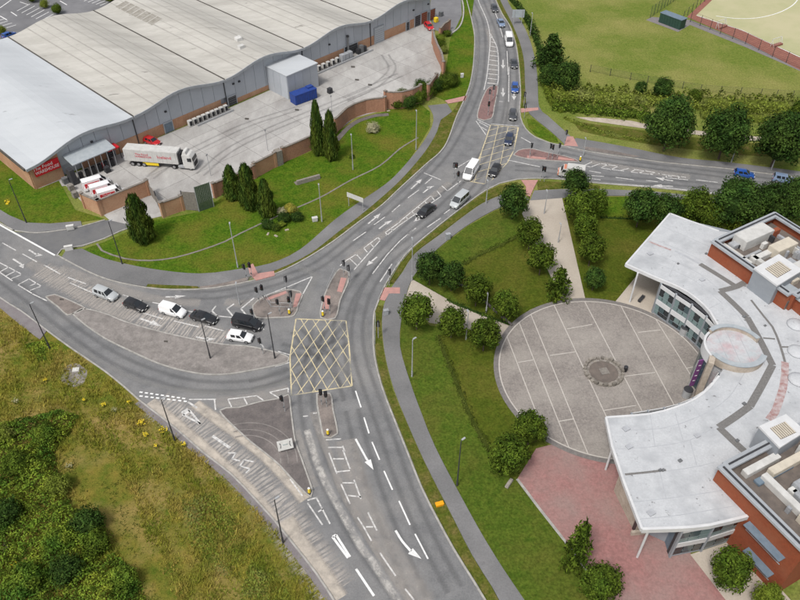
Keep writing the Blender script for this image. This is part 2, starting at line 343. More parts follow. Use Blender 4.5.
# ------------------------------------------------------------------ the ground
def poly_px(*segs):
    out = []
    for s in segs: out += s
    return out
ground = MB(); ground.quad((-1500, -1200, 0), (1500, -1200, 0), (1500, 3000, 0), (-1500, 3000, 0)); tag(ground.build('ground', 'field_grass'), kind='structure')
E_NW = [(464, -14), (467, 0), (472, 20), (475, 37), (474, 62), (471, 82), (466, 97), (457, 117), (445, 147), (425, 166), (400, 189), (382, 206), (360, 222), (335, 241), (307, 259), (277, 274), (250, 282), (225, 287), (200, 290), (162, 290), (132, 286), (107, 280), (85, 271), (57, 256)]
E_W = [(57, 256), (15, 232), (0, 225), (-70, 188)]
E_SW = [(-70, 246), (0, 297), (22, 311), (50, 332), (72, 348), (107, 372), (130, 391), (140, 400), (175, 427), (200, 449), (210, 457), (232, 474), (257, 500), (275, 520), (292, 541), (317, 573), (336, 602), (352, 628)]
E_SE = [(500, 625), (486, 600), (475, 582), (455, 550), (437, 517), (422, 487), (410, 457), (400, 432), (392, 412), (382, 385), (375, 355), (374, 332), (375, 312), (380, 299), (386, 285), (400, 263), (412, 249), (432, 232), (452, 216), (477, 197), (486, 191), (500, 184), (517, 180), (540, 179), (562, 180), (600, 184), (650, 188), (716, 195), (800, 208), (880, 221)]
E_NE = [(880, 190), (800, 178), (730, 169), (700, 166), (660, 162), (629, 157.5), (604, 154), (579, 149.5), (560, 145), (550, 143), (536, 137.5), (526, 129), (521, 118), (520, 110), (521, 95), (520, 75), (518, 55), (515, 40), (510, 26), (502.5, 14), (496, 0), (491, -14)]
cNW, cW, cSW, cSE, cNE = [cr(GL(e), 2.0) for e in (E_NW, E_W, E_SW, E_SE, E_NE)]
road = sheet('road', cNW + cW[1:] + cSW + cSE + cNE, .03, 'asphalt', world=True)
side = sheet('side_road', [(57.5, 256.3), (62, 250), (72, 248), (82, 247), (105, 239), (120, 232), (135, 226), (150, 216), (130, 217), (105, 220.5), (82, 227), (60, 231), (36, 233.5), (15, 232)], .034, 'asphalt_dark')
# pavements, verges, lawns: slabs a kerb's height above the road
def rev(l): return list(reversed(l))
P_NWo = [(82, 249), (105, 259), (150, 269), (200, 274), (242, 269), (270, 264), (300, 250), (335, 220), (360, 202), (385, 185), (400, 171), (420, 147), (432, 127), (433, 115), (428, 106)]
P_NWi = [(447, 104), (452, 112), (441, 120), (437, 132), (425, 152), (400, 181), (365, 212), (340, 231), (310, 254), (277, 270), (250, 277), (225, 283), (200, 287), (162, 288), (132, 284.5), (107, 278.5), (85, 269.5), (62, 257), (66, 251)]
sheet('pavement', cr(GL(P_NWo), 2) + cr(GL(P_NWi), 2), .135, 'footpath', .13, world=True)
V1 = [(466, 97), (457, 117), (445, 147), (425, 165), (400, 188), (382, 205), (360, 221), (335, 240), (307, 258), (277, 273), (266, 275.5)]
V1b = [(277, 270), (310, 254), (340, 230.5), (365, 211.5), (400, 180.5), (425, 151.5), (437, 131.5), (442, 119), (453, 111), (460, 100)]
sheet('verge', cr(GL(V1), 2) + cr(GL(V1b), 2), .12, 'verge_grass', .11, world=True)
sheet('verge', cr(GL([(200, 290), (225, 286.5), (248, 281.5), (249, 277.5), (225, 283), (200, 287)]), 2), .12, 'island_brown', .11, world=True)
sheet('verge', cr(GL([(146, 287.5), (165, 289), (198, 289.5), (198, 286.8), (165, 285.5), (148, 284.5)]), 2), .142, 'verge_grass', .13, world=True)
sheet('pavement', [(-70, 184), (0, 221.5), (15, 231), (36, 232.5), (60, 230), (82, 226), (81, 221.5), (50, 224), (27, 223), (10, 216), (0, 210), (-70, 172)], .135, 'footpath', .13)
sheet('pavement', [(-70, 247), (0, 298), (22, 312), (47, 331), (40, 340), (20, 325), (0, 308), (-70, 258)], .13, 'footpath_mauve', .12)
# north arm, right-hand path and corner
P_Nl = [(497, -14), (500, 0), (512.5, 25), (520, 44), (524, 62), (525, 85), (527, 109), (534, 118), (550, 131), (561, 141), (566, 146)]
P_Nr = [(580, 148.5), (577, 141), (572, 138), (563, 130), (547.5, 116), (539, 107), (537.5, 79), (535, 60), (530, 41), (522.5, 24), (512.5, 10), (507, 0), (503, -14)]
sheet('pavement', cr(GL(P_Nl), 2) + cr(GL(P_Nr), 2), .135, 'footpath', .13, world=True)
sheet('pavement', cr(GL([(566, 146.3), (579, 149), (604, 153.5), (629, 157), (660, 161.5), (700, 165.5), (730, 168.5), (800, 177.5), (880, 189)]), 2) + cr(GL([(880, 184), (800, 172), (730, 163), (680, 158), (632, 148.5), (600, 142.5), (576, 138.5)]), 2), .139, 'footpath', .13, world=True)
sheet('verge', [(583, 147), (592, 148), (616, 152), (640, 157), (634, 157.5), (604, 153.3), (584, 149.8)], .15, 'island_brown', .14)
sheet('verge', cr(GL([(492.5, -14), (497, 0), (503.5, 14), (511, 26), (516, 40), (519, 55), (521, 75), (521.8, 95), (521, 108)]), 2) + cr(GL([(526, 107), (525, 85), (524, 62), (520, 44), (512.5, 25), (500, 0), (497, -14)]), 2), .125, 'verge_grass', .12, world=True)
sheet('verge', [(527, 119), (534, 120), (545, 129), (556, 137), (558, 142), (550, 141.5), (537, 136), (529, 128)], .145, 'lawn_bright', .14)
# east side of the south arm
P_Sl = [(499, 625), (499, 600), (492, 587), (472, 555), (450, 512), (432, 477), (419, 450), (406, 420), (394, 390), (386, 360), (383, 340), (382, 322), (384, 305), (392, 287), (403, 272), (415, 254), (440, 235), (462, 218), (482, 204), (500, 196), (516, 191)]
P_Sr = [(530, 200), (510, 204), (495, 210), (467, 226), (440, 247), (425, 262), (412, 279), (405, 300), (401, 322), (400, 347), (410, 382), (422, 415), (435, 447), (460, 495), (485, 540), (507, 575), (524, 600), (535, 625)]
sheet('pavement', cr(GL(P_Sl), 2) + cr(GL(P_Sr), 2), .135, 'footpath', .13, world=True)
VS = [(500, 624), (487, 600), (476, 582), (456, 550), (438, 517), (423, 487), (411, 457), (401, 432), (393, 412), (383, 385), (376, 355), (375, 332), (376, 312), (378, 306)]
VSb = [(383, 306), (381, 322), (382, 340), (385, 360), (392.5, 390), (405, 420), (418, 450), (431, 477), (449, 512), (471, 555), (491, 587), (505, 612)]
sheet('verge', cr(GL(VS), 2) + cr(GL(VSb), 2), .125, 'verge_grass', .12, world=True)
sheet('verge', cr(GL([(388, 284), (401, 263.5), (413, 249.5), (433, 232.5), (453, 216.5), (478, 197.5), (487, 191.5), (500, 185.5), (518, 182)]), 2) + cr(GL([(515, 190), (500, 195), (482, 203), (462, 217), (440, 234), (415, 253), (403, 270), (395, 283)]), 2), .125, 'verge_grass', .12, world=True)
sheet('verge', [(537, 181), (562, 182.5), (600, 186), (600, 189), (562, 188.5), (538, 190)], .125, 'verge_grass', .12)
sheet('pavement', [(534, 191), (562, 189.5), (600, 189.5), (650, 191.5), (716, 198.5), (800, 211.5), (880, 225), (880, 234), (800, 218), (716, 203), (650, 196), (600, 196), (562, 198.5), (530, 201)], .131, 'footpath', .12)
# lawns
sheet('lawn', [(82, 250), (105, 261), (150, 271), (200, 276), (242, 271), (270, 266), (300, 252), (335, 222), (360, 204), (385, 187), (400, 173), (418, 147), (430, 127), (430, 112), (420, 104), (402, 104), (385, 112), (360, 118), (340, 130), (310, 152), (286, 162), (257, 178), (228, 194), (200, 212), (165, 219), (150, 220), (132, 230), (105, 242)], .075, 'lawn_bright', .07)
sheet('lawn', [(474, 0), (471, 22), (474, 37), (473, 62), (470, 82), (466, 96), (448, 102), (432, 95), (446, 70), (450, 40), (462, 15), (460, -14), (462, -14)], .08, 'lawn_bright', .07)
sheet('lawn', [(-60, 160), (0, 160), (36, 190), (59, 181), (75, 210), (104, 219), (82, 222), (50, 225), (27, 224), (10, 217), (0, 211), (-60, 178)], .08, 'lawn_bright', .07)
LWN = [(415, 262), (440, 248), (467, 227), (495, 211), (522, 203), (524, 214), (562, 300), (530, 309), (511, 327), (447, 299), (412, 279)]
sheet('lawn', LWN, .10, 'lawn_mown', .09)
sheet('lawn', cr(GL([(464, 265), (500, 246), (522, 234)]), 2) + GL([(562, 300), (530, 309), (511, 327), (460, 304), (448, 290)]), .112, 'lawn_dull', .1, world=True)
sheet('lawn', [(404, 306), (430, 326), (470, 330), (505, 344), (496, 362), (498, 385), (508, 408), (516, 419), (548, 446), (540, 452), (517, 480), (540, 510), (562, 538), (590, 575), (606, 625), (534, 625), (524, 600), (507, 575), (485, 540), (460, 495), (435, 447), (422, 415), (410, 382), (400, 347), (401, 322)], .10, 'lawn_mown', .09)
sheet('lawn', cr(GL([(438, 336), (450, 365), (462, 395), (478, 430), (496, 460)]), 3) + GL([(510, 478), (517, 479), (540, 450), (548, 446), (516, 419), (508, 408), (498, 385), (496, 362), (505, 344), (470, 330)]), .112, 'lawn_dull', .1, world=True)
sheet('lawn', [(585, 300), (562, 198), (600, 197), (650, 197), (716, 204), (740, 225), (680, 222), (640, 270), (625, 300), (610, 306)], .10, 'lawn_dull', .09)
sheet('lawn', [(562, 199), (600, 197.5), (650, 197.5), (716, 205), (712, 216), (640, 220), (570, 220)], .106, 'lawn_bright', .09)
# rough field
sheet('rough_field', cr(GL(E_SW[1:]), 2) + GL([(300, 640), (-120, 640), (-120, 300), (0, 309)]), .02, 'rough_ground', world=True)
ribbon('kerb_strip', cr(GL([(140, 401), (175, 428.5), (200, 450.5), (210, 458.5), (232, 476), (257, 502), (275, 522), (292, 543), (317, 575), (340, 610)]), 2), 1.0, .125, 'footpath_mauve', thick=.11, shift=-.35, kind='structure')
# paved areas by the civic building
sheet('path', [(412, 279.5), (447, 299.5), (511, 327), (505, 344), (470, 330), (430, 323), (403, 305)], .118, 'path_tan', .11)
sheet('path', [(522, 214), (530, 200.5), (562, 198), (586, 303), (563, 304)], .122, 'path_tan', .11)
pc = [G(*p) for p in ((495, 362), (507.5, 407), (510, 327.5), (535, 307), (565, 301), (547, 442), (565, 451))]
A_ = np.array([[2 * p.x, 2 * p.y, 1] for p in pc]); b_ = np.array([p.x ** 2 + p.y ** 2 for p in pc]); s_ = np.linalg.lstsq(A_, b_, rcond=None)[0]
PCX, PCY = float(s_[0]), float(s_[1]); PR = math.sqrt(float(s_[2]) + PCX ** 2 + PCY ** 2)
print('plaza', PCX, PCY, PR)
def arc(cx, cy, r, a0, a1, n): return [Vector((cx + r * math.cos(a0 + (a1 - a0) * i / n), cy + r * math.sin(a0 + (a1 - a0) * i / n), 0)) for i in range(n + 1)]
plaza = sheet('plaza', arc(PCX, PCY, PR, 0, 2 * math.pi, 96)[:-1], .14, 'plaza_cobble', .13, world=True)
ribbon('rim', arc(PCX, PCY, PR - .25, 0, 2 * math.pi, 120), .7, .152, 'plaza_rim', parent=plaza, thick=.02)
ribbon('rim_line', arc(PCX, PCY, PR - .75, 0, 2 * math.pi, 120), .16, .147, 'plaza_line', parent=plaza)
pd = (G(590, 480) - G(508, 340)); 
def clip_circle(p, d, r):
    o = Vector((p.x - PCX, p.y - PCY)); d2 = Vector((d.x, d.y)).normalized(); b = o.dot(d2); c = o.dot(o) - r * r; q = b * b - c
    if q <= 0: return None
    q = math.sqrt(q); return [Vector((p.x + d2.x * t, p.y + d2.y * t, 0)) for t in (-b - q, -b + q)]
dl = (G(667, 444) and (G(568, 450) - G(508, 340)))
for a, b in (((508, 340), (533, 405)), ((521, 328), (568, 446)), ((532, 318), (586, 450)), ((556, 310), (600, 404)), ((586, 305), (642, 412)), ((621, 307), (672, 402)), ((657, 322), (690, 375))):
    A, B = G(*a), G(*b); seg = clip_circle(A, B - A, PR - .7)
    if seg: ribbon('paving_line', seg, .14, .146, 'plaza_line', parent=plaza)
for a, b in (((518, 363), (533, 360.5)), ((550, 356), (575, 352.5)), ((559, 422), (573, 419.5)), ((567, 329.5), (592, 325)), ((638, 333), (660, 330.5)), ((623, 377), (655, 373)), ((604, 411), (636, 406)), ((686, 369), (700, 366))):
    ribbon('paving_line', GL([a, b]), .14, .149, 'plaza_line', parent=plaza)
sheet('forecourt', [(536, 449), (517, 479.5), (540, 510), (562, 538), (590, 575), (612, 625), (745, 625), (690, 555), (700, 530), (680, 440), (610, 430)], .128, 'pink_paving', .12)
sheet('forecourt_strip', [(690, 555), (735, 540), (790, 600), (800, 640), (742, 622)], .132, 'path_tan', .12)
ribbon('forecourt_edge', cr(GL([(517, 479.5), (540, 510), (562, 538), (590, 575), (612, 625)]), 3), .35, .16, 'kerb', thick=.1, kind='structure')
sheet('path', [(612, 306), (640, 272), (668, 262), (690, 300), (655, 322), (640, 309)], .133, 'path_tan', .12)
# islands
def island(name, pts, mat, z=.145, curve=1.0, kerb=True):
    P = cr(GL(pts), curve, True); o = sheet(name, P, z, mat, .13, world=True)
    if kerb: ribbon('kerb', P + [P[0]], .22, z + .012, 'kerb', parent=o, thick=.14, shift=0)
    return o
isl_n = island('traffic_island', [(486.5, 90), (490, 87), (497, 86), (497.5, 91), (494.5, 106), (491, 119), (478, 119), (480, 105)], 'brick_island')
isl_e = island('traffic_island', [(513.5, 155), (518, 151), (530, 149), (547.5, 153), (560, 155.5), (575, 159.5), (579, 162), (560, 161.5), (545, 160.5), (527, 159)], 'brick_island')
isl_nw = island('traffic_island', [(264, 297.5), (275, 293.5), (286, 290), (300, 292), (302.5, 296), (298, 306), (294, 316), (275, 318), (256, 317.5), (253, 306)], 'island_brown')
isl_c = island('traffic_island', [(340, 269), (349, 272.5), (348, 282.5), (343, 294), (340, 301), (335, 318.5), (321, 318), (322.5, 302.5), (327, 290), (333, 278)], 'island_brown')
isl_s = island('traffic_island', [(317, 394), (330, 394), (333, 410), (337.5, 434), (331, 438), (324, 437.5), (320, 420), (317, 403)], 'island_brown')
isl_sw = island('traffic_island', [(220, 411), (239, 408), (261, 402), (279, 399), (288.5, 395), (291, 411), (295, 440), (301, 457.5), (312.5, 491), (311, 497), (306, 494), (292.5, 480), (280, 466), (266, 454), (245, 437)], 'island_dark')
isl_w = island('traffic_island', [(73, 314), (82, 309), (105, 314), (125, 322), (160, 332), (200, 341), (225, 345), (250, 347), (277, 353), (289, 358), (288, 362), (275, 366), (255, 370), (227, 374.5), (200, 374), (165, 366), (132, 352), (100, 335.5)], 'island_pale')
isl_w2 = island('traffic_island', [(46, 297), (55, 295), (86, 309), (78, 313), (68, 315.5), (58, 307)], 'island_brown')
sheet('tactile_paving', [(248, 267), (253, 264), (258, 274), (274, 271.5), (275, 276), (256, 281), (250, 275)], .152, 'tactile_pink', .1)
for pts in (([(265, 299), (286, 291.5), (288, 293.5), (268, 301)]), ([(296, 294), (301.5, 294), (297, 307), (293, 308)])): sheet('tactile_paving', pts, .158, 'tactile_pink', .02, parent=isl_nw)
for pts in (([(341, 278), (346.5, 279), (342, 293), (337, 292)]), ([(325, 296), (330.5, 296.5), (329, 310), (322.5, 309)])): sheet('tactile_paving', pts, .158, 'tactile_pink', .02, parent=isl_c)
for pts in (([(527, 156), (546, 158.5), (545, 160), (527, 158.5)]), ([(558, 157), (574, 160), (574, 161.2), (558, 160)])): sheet('tactile_paving', pts, .158, 'tactile_pink', .02, parent=isl_e)
sheet('tactile_paving', [(384, 288), (400, 288), (400, 294), (389, 294), (385, 301), (379, 300)], .150, 'tactile_pink', .1)
sheet('tactile_paving', [(521, 180.5), (538, 180.5), (534, 188), (530, 197), (526, 195), (526, 187)], .150, 'tactile_pink', .1)
sheet('tactile_paving', [(567, 137), (573, 137), (578, 147), (564, 146)], .155, 'tactile_pink', .1)
sheet('tactile_paving', [(445, 101), (467, 96), (465, 101), (448, 104)], .150, 'tactile_pink', .1)
sheet('tactile_paving', [(520.5, 109), (538, 108), (538.5, 110.5), (521, 113)], .150, 'tactile_pink', .1)
# kerb lines
def kerb(P, side=1, w=.24, top=.15): return ribbon('kerb', P, w, top, 'kerb', thick=.12, shift=side * .12, kind='structure')
kerb(cr(GL(E_NW), 2), -1); kerb(cr(GL([(57.5, 256), (62, 250), (72, 248), (82, 246.5), (105, 239), (120, 232), (135, 226.5)]), 1.5), 1); kerb(cr(GL([(12, 231), (36, 233.5), (60, 231), (82, 227), (105, 220.5)]), 1.5), 1); kerb(cr(GL([(-70, 188), (0, 224), (14, 231.5)]), 2), 1)
kerb(cSW, -1); kerb(cSE, 1); kerb(cNE, 1)
ribbon('path_edging', cr(GL([(97, 244), (102, 251), (125, 259), (150, 261), (175, 258), (200, 251), (225, 242), (240, 234), (283, 214), (320, 198), (350, 181), (380, 166), (400, 149), (418, 138)]), 2), .34, .13, 'coping', thick=.1, kind='structure')
ribbon('path_edging', cr(GL([(443, 278), (470, 291), (512, 326.5)]), 2), .35, .42, 'island_dark', thick=.35, kind='structure')
# yard: concrete slabs with open joints
YARD = [(66, 186), (86, 206), (103, 214), (122, 215), (150, 214), (164, 216), (184, 210), (215, 197.5), (257, 177), (286, 161), (340, 129), (355, 118), (385, 110), (400, 106), (420, 100), (437, 85), (443, 65), (432, 45), (434, 32), (430, 18), (371, 46), (225, 110), (36, 189)]
yard = sheet('yard', YARD, .045, 'joint_dark')
UD = Vector((math.cos(R(46.2)), math.sin(R(46.2)), 0)); VD = Vector((-UD.y, UD.x, 0)); W0 = G(36, 189)
def clip_poly(poly, p, n):
    out = []
    for i in range(len(poly)):
        a, b = poly[i], poly[(i + 1) % len(poly)]; da, db = (a - p).dot(n), (b - p).dot(n)
        if da >= 0: out.append(a)
        if (da >= 0) != (db >= 0): out.append(a + (b - a) * (da / (da - db)))
    return out
YW = [Vector((p.x, p.y, 0)) for p in GL(YARD)]
SL_U, SL_V = 7.6, 6.2
for i in range(-1, 18):
    for j in range(-9, 1):
        poly = YW; c0 = W0 + UD * (i * SL_U + 1) + VD * (j * SL_V); g = .03
        for p, n in ((c0 + UD * g, UD), (c0 + UD * (SL_U - g), -UD), (c0 + VD * g, VD), (c0 + VD * (SL_V - g), -VD)):
            poly = clip_poly(poly, Vector((p.x, p.y, 0)), n)
            if len(poly) < 3: break
        if len(poly) >= 3:
            ctr = sum(poly, Vector()) / len(poly); mb = MB()
            try: mb.prism(poly, .045, .060 + rnd.random() * .006)
            except Exception: continue
            o = mb.build('concrete_slab', 'yard_concrete', yard, origin=(ctr.x, ctr.y, 0)); o.location = (ctr.x, ctr.y, 0)
sheet('driveway', [(103, 214.5), (132, 210), (150, 199), (163, 216), (150, 219), (135, 226), (110, 220.5)], .052, 'yard_concrete', .04)
sheet('service_lane', cr(GL([(434, 30), (430, 8), (436, -14), (456, -14), (462, 5), (462, 18), (458, 28), (449, 34)]), 2), .05, 'car_park', world=True)
ribbon('kerb', cr(GL([(458, -14), (463, 5), (463, 18), (459, 28), (449, 36)]), 2), .4, .3, 'kerb', thick=.28, kind='structure')
# car park beyond the warehouse
cpk = sheet('car_park', [(-140, -60), (150, -60), (165, -5), (110, 20), (20, 42), (-60, 80), (-140, 90)], .02, 'car_park')
def bays(a, b, n, vec, parent=cpk):
    for i in range(n + 1):
        x = a[0] + (b[0] - a[0]) * i / n; y = a[1] + (b[1] - a[1]) * i / n
        ribbon('bay_line', GL([(x, y), (x + vec[0], y + vec[1])]), .22, .026, 'white_paint_fresh', parent=parent)
bays((17, 11), (50, 25), 7, (13, -7)); bays((80, 0), (112, 9), 8, (12, -5)); bays((-6, 22), (6, 28), 3, (10, -3)); bays((20, 2), (26, -6), 2, (9, 3)); bays((62, -14), (100, -4), 8, (10, -5))
for a, b in (((11, 12), (17, 16)), ((60, 1), (67, 5)), ((0, 16), (7, 20)), ((31, 31), (46, 21)), ((0, 8), (14, -2))): ribbon('bay_line', GL([a, b]), .3, .03, 'white_paint_fresh', parent=cpk)
# sports pitch
sheet('pitch_surround', [(687, 17), (720, -14), (735, -40), (960, -40), (960, 108), (800, 70), (745, 42)], .025, 'pitch_red')
pit = sheet('pitch', [(696, 15.5), (727, -14), (755, -40), (960, -40), (960, 92), (800, 57), (742, 30)], .03, 'pitch_turf')
ribbon('pitch_line', cr(GL([(716, 16), (735, 18.5), (757, 18), (778, 13), (793, 5), (800, -4)]), 2), .3, .036, 'white_paint_fresh', parent=pit)
ribbon('pitch_line', GL([(697, 15.7), (742, 30.3), (800, 57.3)]), .25, .036, 'white_paint_fresh', parent=pit)
sheet('hut_apron', [(646, 20), (652, 17), (690, 20), (745, 42), (800, 67), (800, 71), (745, 47), (690, 25), (678, 32)], .022, 'footpath_mauve')
# ------------------------------------------------------------------ worn surfaces and wheel tracks
def worn(pts, w, mat, z=.034): ribbon('road_wear', cr(GL(pts), 1.5), w, z, mat, parent=road)
worn([(40, 270), (70, 285), (100, 301), (140, 316), (180, 328), (225, 340)], 5.6, 'worn_streaked')
worn([(60, 268), (90, 279), (120, 290), (160, 300), (200, 303)], 2.6, 'worn_pale', .0345)
worn([(30, 262), (60, 282), (95, 303), (130, 318)], 3.0, 'worn_pale', .0352)
worn([(155, 404), (190, 424), (215, 446), (245, 472), (275, 505), (305, 548), (335, 592)], 6.6, 'worn_streaked')
worn([(195, 404), (215, 418), (240, 436), (266, 457), (290, 482), (305, 500)], 2.2, 'worn_tan', .0352)
worn([(150, 402), (185, 432), (215, 458), (245, 487), (275, 522)], 2.4, 'worn_tan', .0346)
worn([(285, 520), (300, 545), (320, 572), (338, 600)], 3.2, 'worn_tan', .0356)
worn([(307, 430), (313, 450), (316, 460), (326, 484), (332.5, 496), (347, 522), (361, 547), (374, 564), (397, 600), (404, 612)], 1.3, 'worn_white', .0358)
worn([(313, 412), (320, 432), (331, 460), (342, 490), (356, 515), (376, 549), (398, 583), (414, 606)], 1.5, 'worn_pale', .0354)
worn([(297, 430), (306, 461), (316, 487)], 1.2, 'worn_pale')
worn([(346, 440), (352, 465), (362, 495), (378, 530), (400, 568), (424, 605)], 4.2, 'worn_pale', .0362)
worn([(215, 402), (240, 401), (265, 396), (289, 390)], 3.0, 'worn_pale', .0346)
worn([(300, 268), (316, 276), (308, 292), (300, 312)], 2.4, 'tyre_pale', .0348)
worn([(489, 30), (492, 45), (493, 65), (492, 85)], 2.4, 'worn_pale', .0349)
worn([(225, 302), (240, 304), (262, 300)], 2.4, 'worn_pale', .0344)
worn([(346, 262), (360, 252), (380, 237), (400, 222), (430, 198), (450, 183)], 2.0, 'worn_pale', .0343)
worn([(590, 162), (620, 167), (650, 172), (690, 177)], 2.6, 'worn_pale', .0343)
for off, mt in ((-.9, 'tyre_dark'), (.9, 'tyre_dark')):
    for pts in ([(290, 372), (250, 385), (200, 386), (160, 377), (120, 361), (80, 336), (40, 305), (0, 276), (-40, 247)], [(420, 600), (398, 550), (378, 500), (362, 450), (352, 410)], [(455, 590), (428, 540), (406, 490), (390, 445), (376, 405), (364, 372), (357, 340), (360, 310), (370, 285), (390, 258), (420, 235), (450, 213), (475, 190), (490, 170)],
                [(470, 0), (480, 22), (482, 50), (478, 85), (466, 115), (450, 145), (430, 170), (400, 198), (372, 222), (345, 245), (318, 265), (290, 277), (255, 287), (215, 295), (180, 295)], [(318, 330), (312, 360), (306, 400), (316, 450), (335, 495), (360, 540), (390, 582), (410, 606)], [(560, 150), (600, 159), (650, 166), (700, 172), (800, 185)], [(800, 197), (700, 185), (640, 181), (590, 177), (545, 170), (515, 168)], [(497, 0), (508, 35), (513, 70), (512, 105), (506, 140), (494, 165)], [(486, 0), (500, 35), (504, 70), (501, 105), (492, 140), (474, 168), (440, 200), (400, 235), (372, 265), (350, 295), (340, 325), (340, 360), (350, 400)]):
        ribbon('road_wear', offset_line(cr(GL(pts), 2), off), 1.25, .0335 + (off > 0) * .0003, mt, parent=road)
for pts in ([(296, 330), (310, 345), (330, 362), (348, 385)], [(340, 322), (322, 345), (306, 365), (285, 377), (250, 386)], [(346, 340), (325, 350), (300, 352), (280, 348)]):
    for off in (-.85, .85): ribbon('road_wear', offset_line(cr(GL(pts), 2), off), 1.2, .0339 + (off > 0) * .0004, 'tyre_dark', parent=road)
for pts, w in (([(374, 330), (376, 355), (384, 385), (394, 412), (408, 448), (425, 487), (450, 535), (480, 588)], 1.3), ([(366, 320), (368, 345), (373, 368)], 1.2), ([(300, 377), (250, 391), (200, 392), (150, 384), (108, 366), (60, 334), (20, 303)], 1.3), ([(472, 10), (478, 40), (474, 80), (455, 120), (430, 160), (390, 196), (340, 235), (290, 265), (240, 281), (190, 288)], 1.2)):
    worn(pts, w, 'tyre_pale', .0351)
# ------------------------------------------------------------------ painted markings
MZ = .038
def line(a, b, w=.2, name='lane_marking', mat='white_paint', z=MZ): return ribbon(name, GL([a, b]), w, z, mat, parent=road)
def pline(pts, w=.2, mat='white_paint', name='lane_marking', z=MZ): return ribbon(name, cr(GL(pts), 1.0) if len(pts) > 2 else GL(pts), w, z, mat, parent=road)
def arrow(pts, w=.28, head=1.9, hw=.95, mat='white_paint', z=MZ + .001):
    P = GL(pts); d = (P[-1] - P[-2]).normalized(); n = Vector((-d.y, d.x, 0)); P2 = P[:-1] + [P[-1] - d * head]
    C = cr(P2, .5) if len(P2) > 2 else P2
    A = offset_line(C, w / 2); B = offset_line(C, -w / 2); T = P[-1]; H = P2[-1]
    mb = MB(); mb.prism([*A, H + n * hw / 2, T, H - n * hw / 2, *reversed(B)], z, z); mb.build('lane_arrow', mat, road)
Wp = 'white_paint_fresh'
for a, b in (((355.6, 391), (361, 407.5)), ((364, 417.5), (369, 433.5)), ((372, 442), (379.5, 460)), ((384, 471), (392.5, 490)), ((399, 501), (410, 525)), ((415, 534), (428, 559))): line(a, b, .2, mat=Wp)
arrow([(355.6, 439), (366, 458), (373.5, 470)], w=.28, head=1.7, mat=Wp); arrow([(395.6, 530.6), (402, 541), (411, 551.5), (421.5, 559)], w=.3, head=1.7, mat=Wp)
for a, b in (((329, 453), (337, 474)), ((343, 450), (350, 469)), ((333, 459), (344, 459)), ((337, 472), (350, 470.6)), ((341, 484), (350, 504)), ((354, 480), (361, 499)), ((342.5, 483), (355, 483)), ((348, 495.6), (361, 497)), ((357.5, 517.5), (362.5, 525)), ((368, 512.5), (374, 525)), ((362.5, 525), (371.5, 541)), ((374, 525), (377, 530.6)), ((366, 527), (373, 527)), ((380, 553), (395.6, 576)), ((405, 589), (414, 600)), ((328, 447.5), (342.5, 447.5)), ((326, 440), (341, 439)), ((342.5, 446), (345, 452)), ((290, 479), (302.5, 496)), ((307.5, 503), (322.5, 525)), ((316, 497), (330, 524)), ((307.5, 500.5), (315.5, 498)), ((318, 512), (323, 509)), ((303, 416.5), (308, 416)), ((313, 413.5), (317, 413))): line(a, b, .2)
for a, b in (((332.5, 537), (348, 558)), ((336, 535), (350, 557)), ((356, 569), (374, 596)), ((332.5, 537), (336, 535))): line(a, b, .3, mat=Wp)
for k in range(9):
    for (x0, y0), (x1, y1) in (((139, 392), (187, 399)), ((139, 396), (188.6, 401.8))):
        t0, t1 = (k + .1) / 9, (k + .68) / 9; line((x0 + (x1 - x0) * t0, y0 + (y1 - y0) * t0), (x0 + (x1 - x0) * t1, y0 + (y1 - y0) * t1), .25, mat=Wp)
for a, b in (((189, 399.6), (216, 399.5)), ((214.5, 400), (215.6, 410)), ((228, 399.3), (240, 398)), ((228, 399.5), (231.5, 407)), ((240, 398), (257, 395.8)), ((244, 398), (247.3, 404.5)), ((257, 396), (263.5, 400.5)), ((269.5, 392.5), (288.5, 388.2)), ((270.5, 393), (279, 398)), ((288.5, 388.5), (288, 392.5))): line(a, b, .2)
for a, b, w in (((182.5, 414), (189, 410), .9), ((189, 410), (200.6, 424), .3), ((182.5, 414.5), (200.6, 424), .3), ((212.5, 436), (230, 448), .4), ((228, 453), (236, 453), .35), ((236, 453), (232, 459), .35), ((232, 459), (240, 461), .35), ((244, 460), (254, 462), .35), ((244, 460), (240, 466), .35), ((240, 466), (250, 469), .35), ((250, 469), (246, 473), .35), ((188, 402), (197, 408), .3)): line(a, b, w * (.6 if a[1] > 450 else 1), 'road_lettering' if a[1] > 450 else 'lane_marking')
# west arm
line((-10, 219.5), (55, 255.5), .34, mat=Wp)
for a, b in (((-15, 234), (-4, 240)), ((2.5, 243), (16, 250.6)), ((22.5, 254), (37, 262)), ((44, 265), (60, 274)), ((68, 277.5), (86, 284)), ((70, 283), (95, 294)), ((123, 295), (142.5, 301)), ((152.5, 302.5), (162, 304.5)), ((186, 311), (199, 313)), ((143, 313), (163, 319)), ((174, 321), (199, 327)), ((205, 326), (224, 331)), ((8, 267), (21, 274)), ((0, 272.5), (12.5, 281)), ((-8, 259), (8, 267)), ((-10, 266), (0, 272.5)), ((29, 279), (41, 286)), ((18, 285), (32, 293.5)), ((0, 272), (9, 267)), ((6, 276), (16, 271)), ((11, 279), (21, 275)), ((18, 285), (29, 279)), ((30, 286), (37, 283)), ((30, 290.6), (40.6, 286.5)), ((32.5, 294), (47, 301)), ((-8, 267), (0, 263))): line(a, b, .2)
line((213, 344), (262, 344), .0001) if False else None
for p in ([(29, 250), (37, 255), (43, 255.5)], [(13, 259), (21, 264.2), (23.5, 268.5)]): arrow(p, w=.32, head=1.2, hw=1.0)
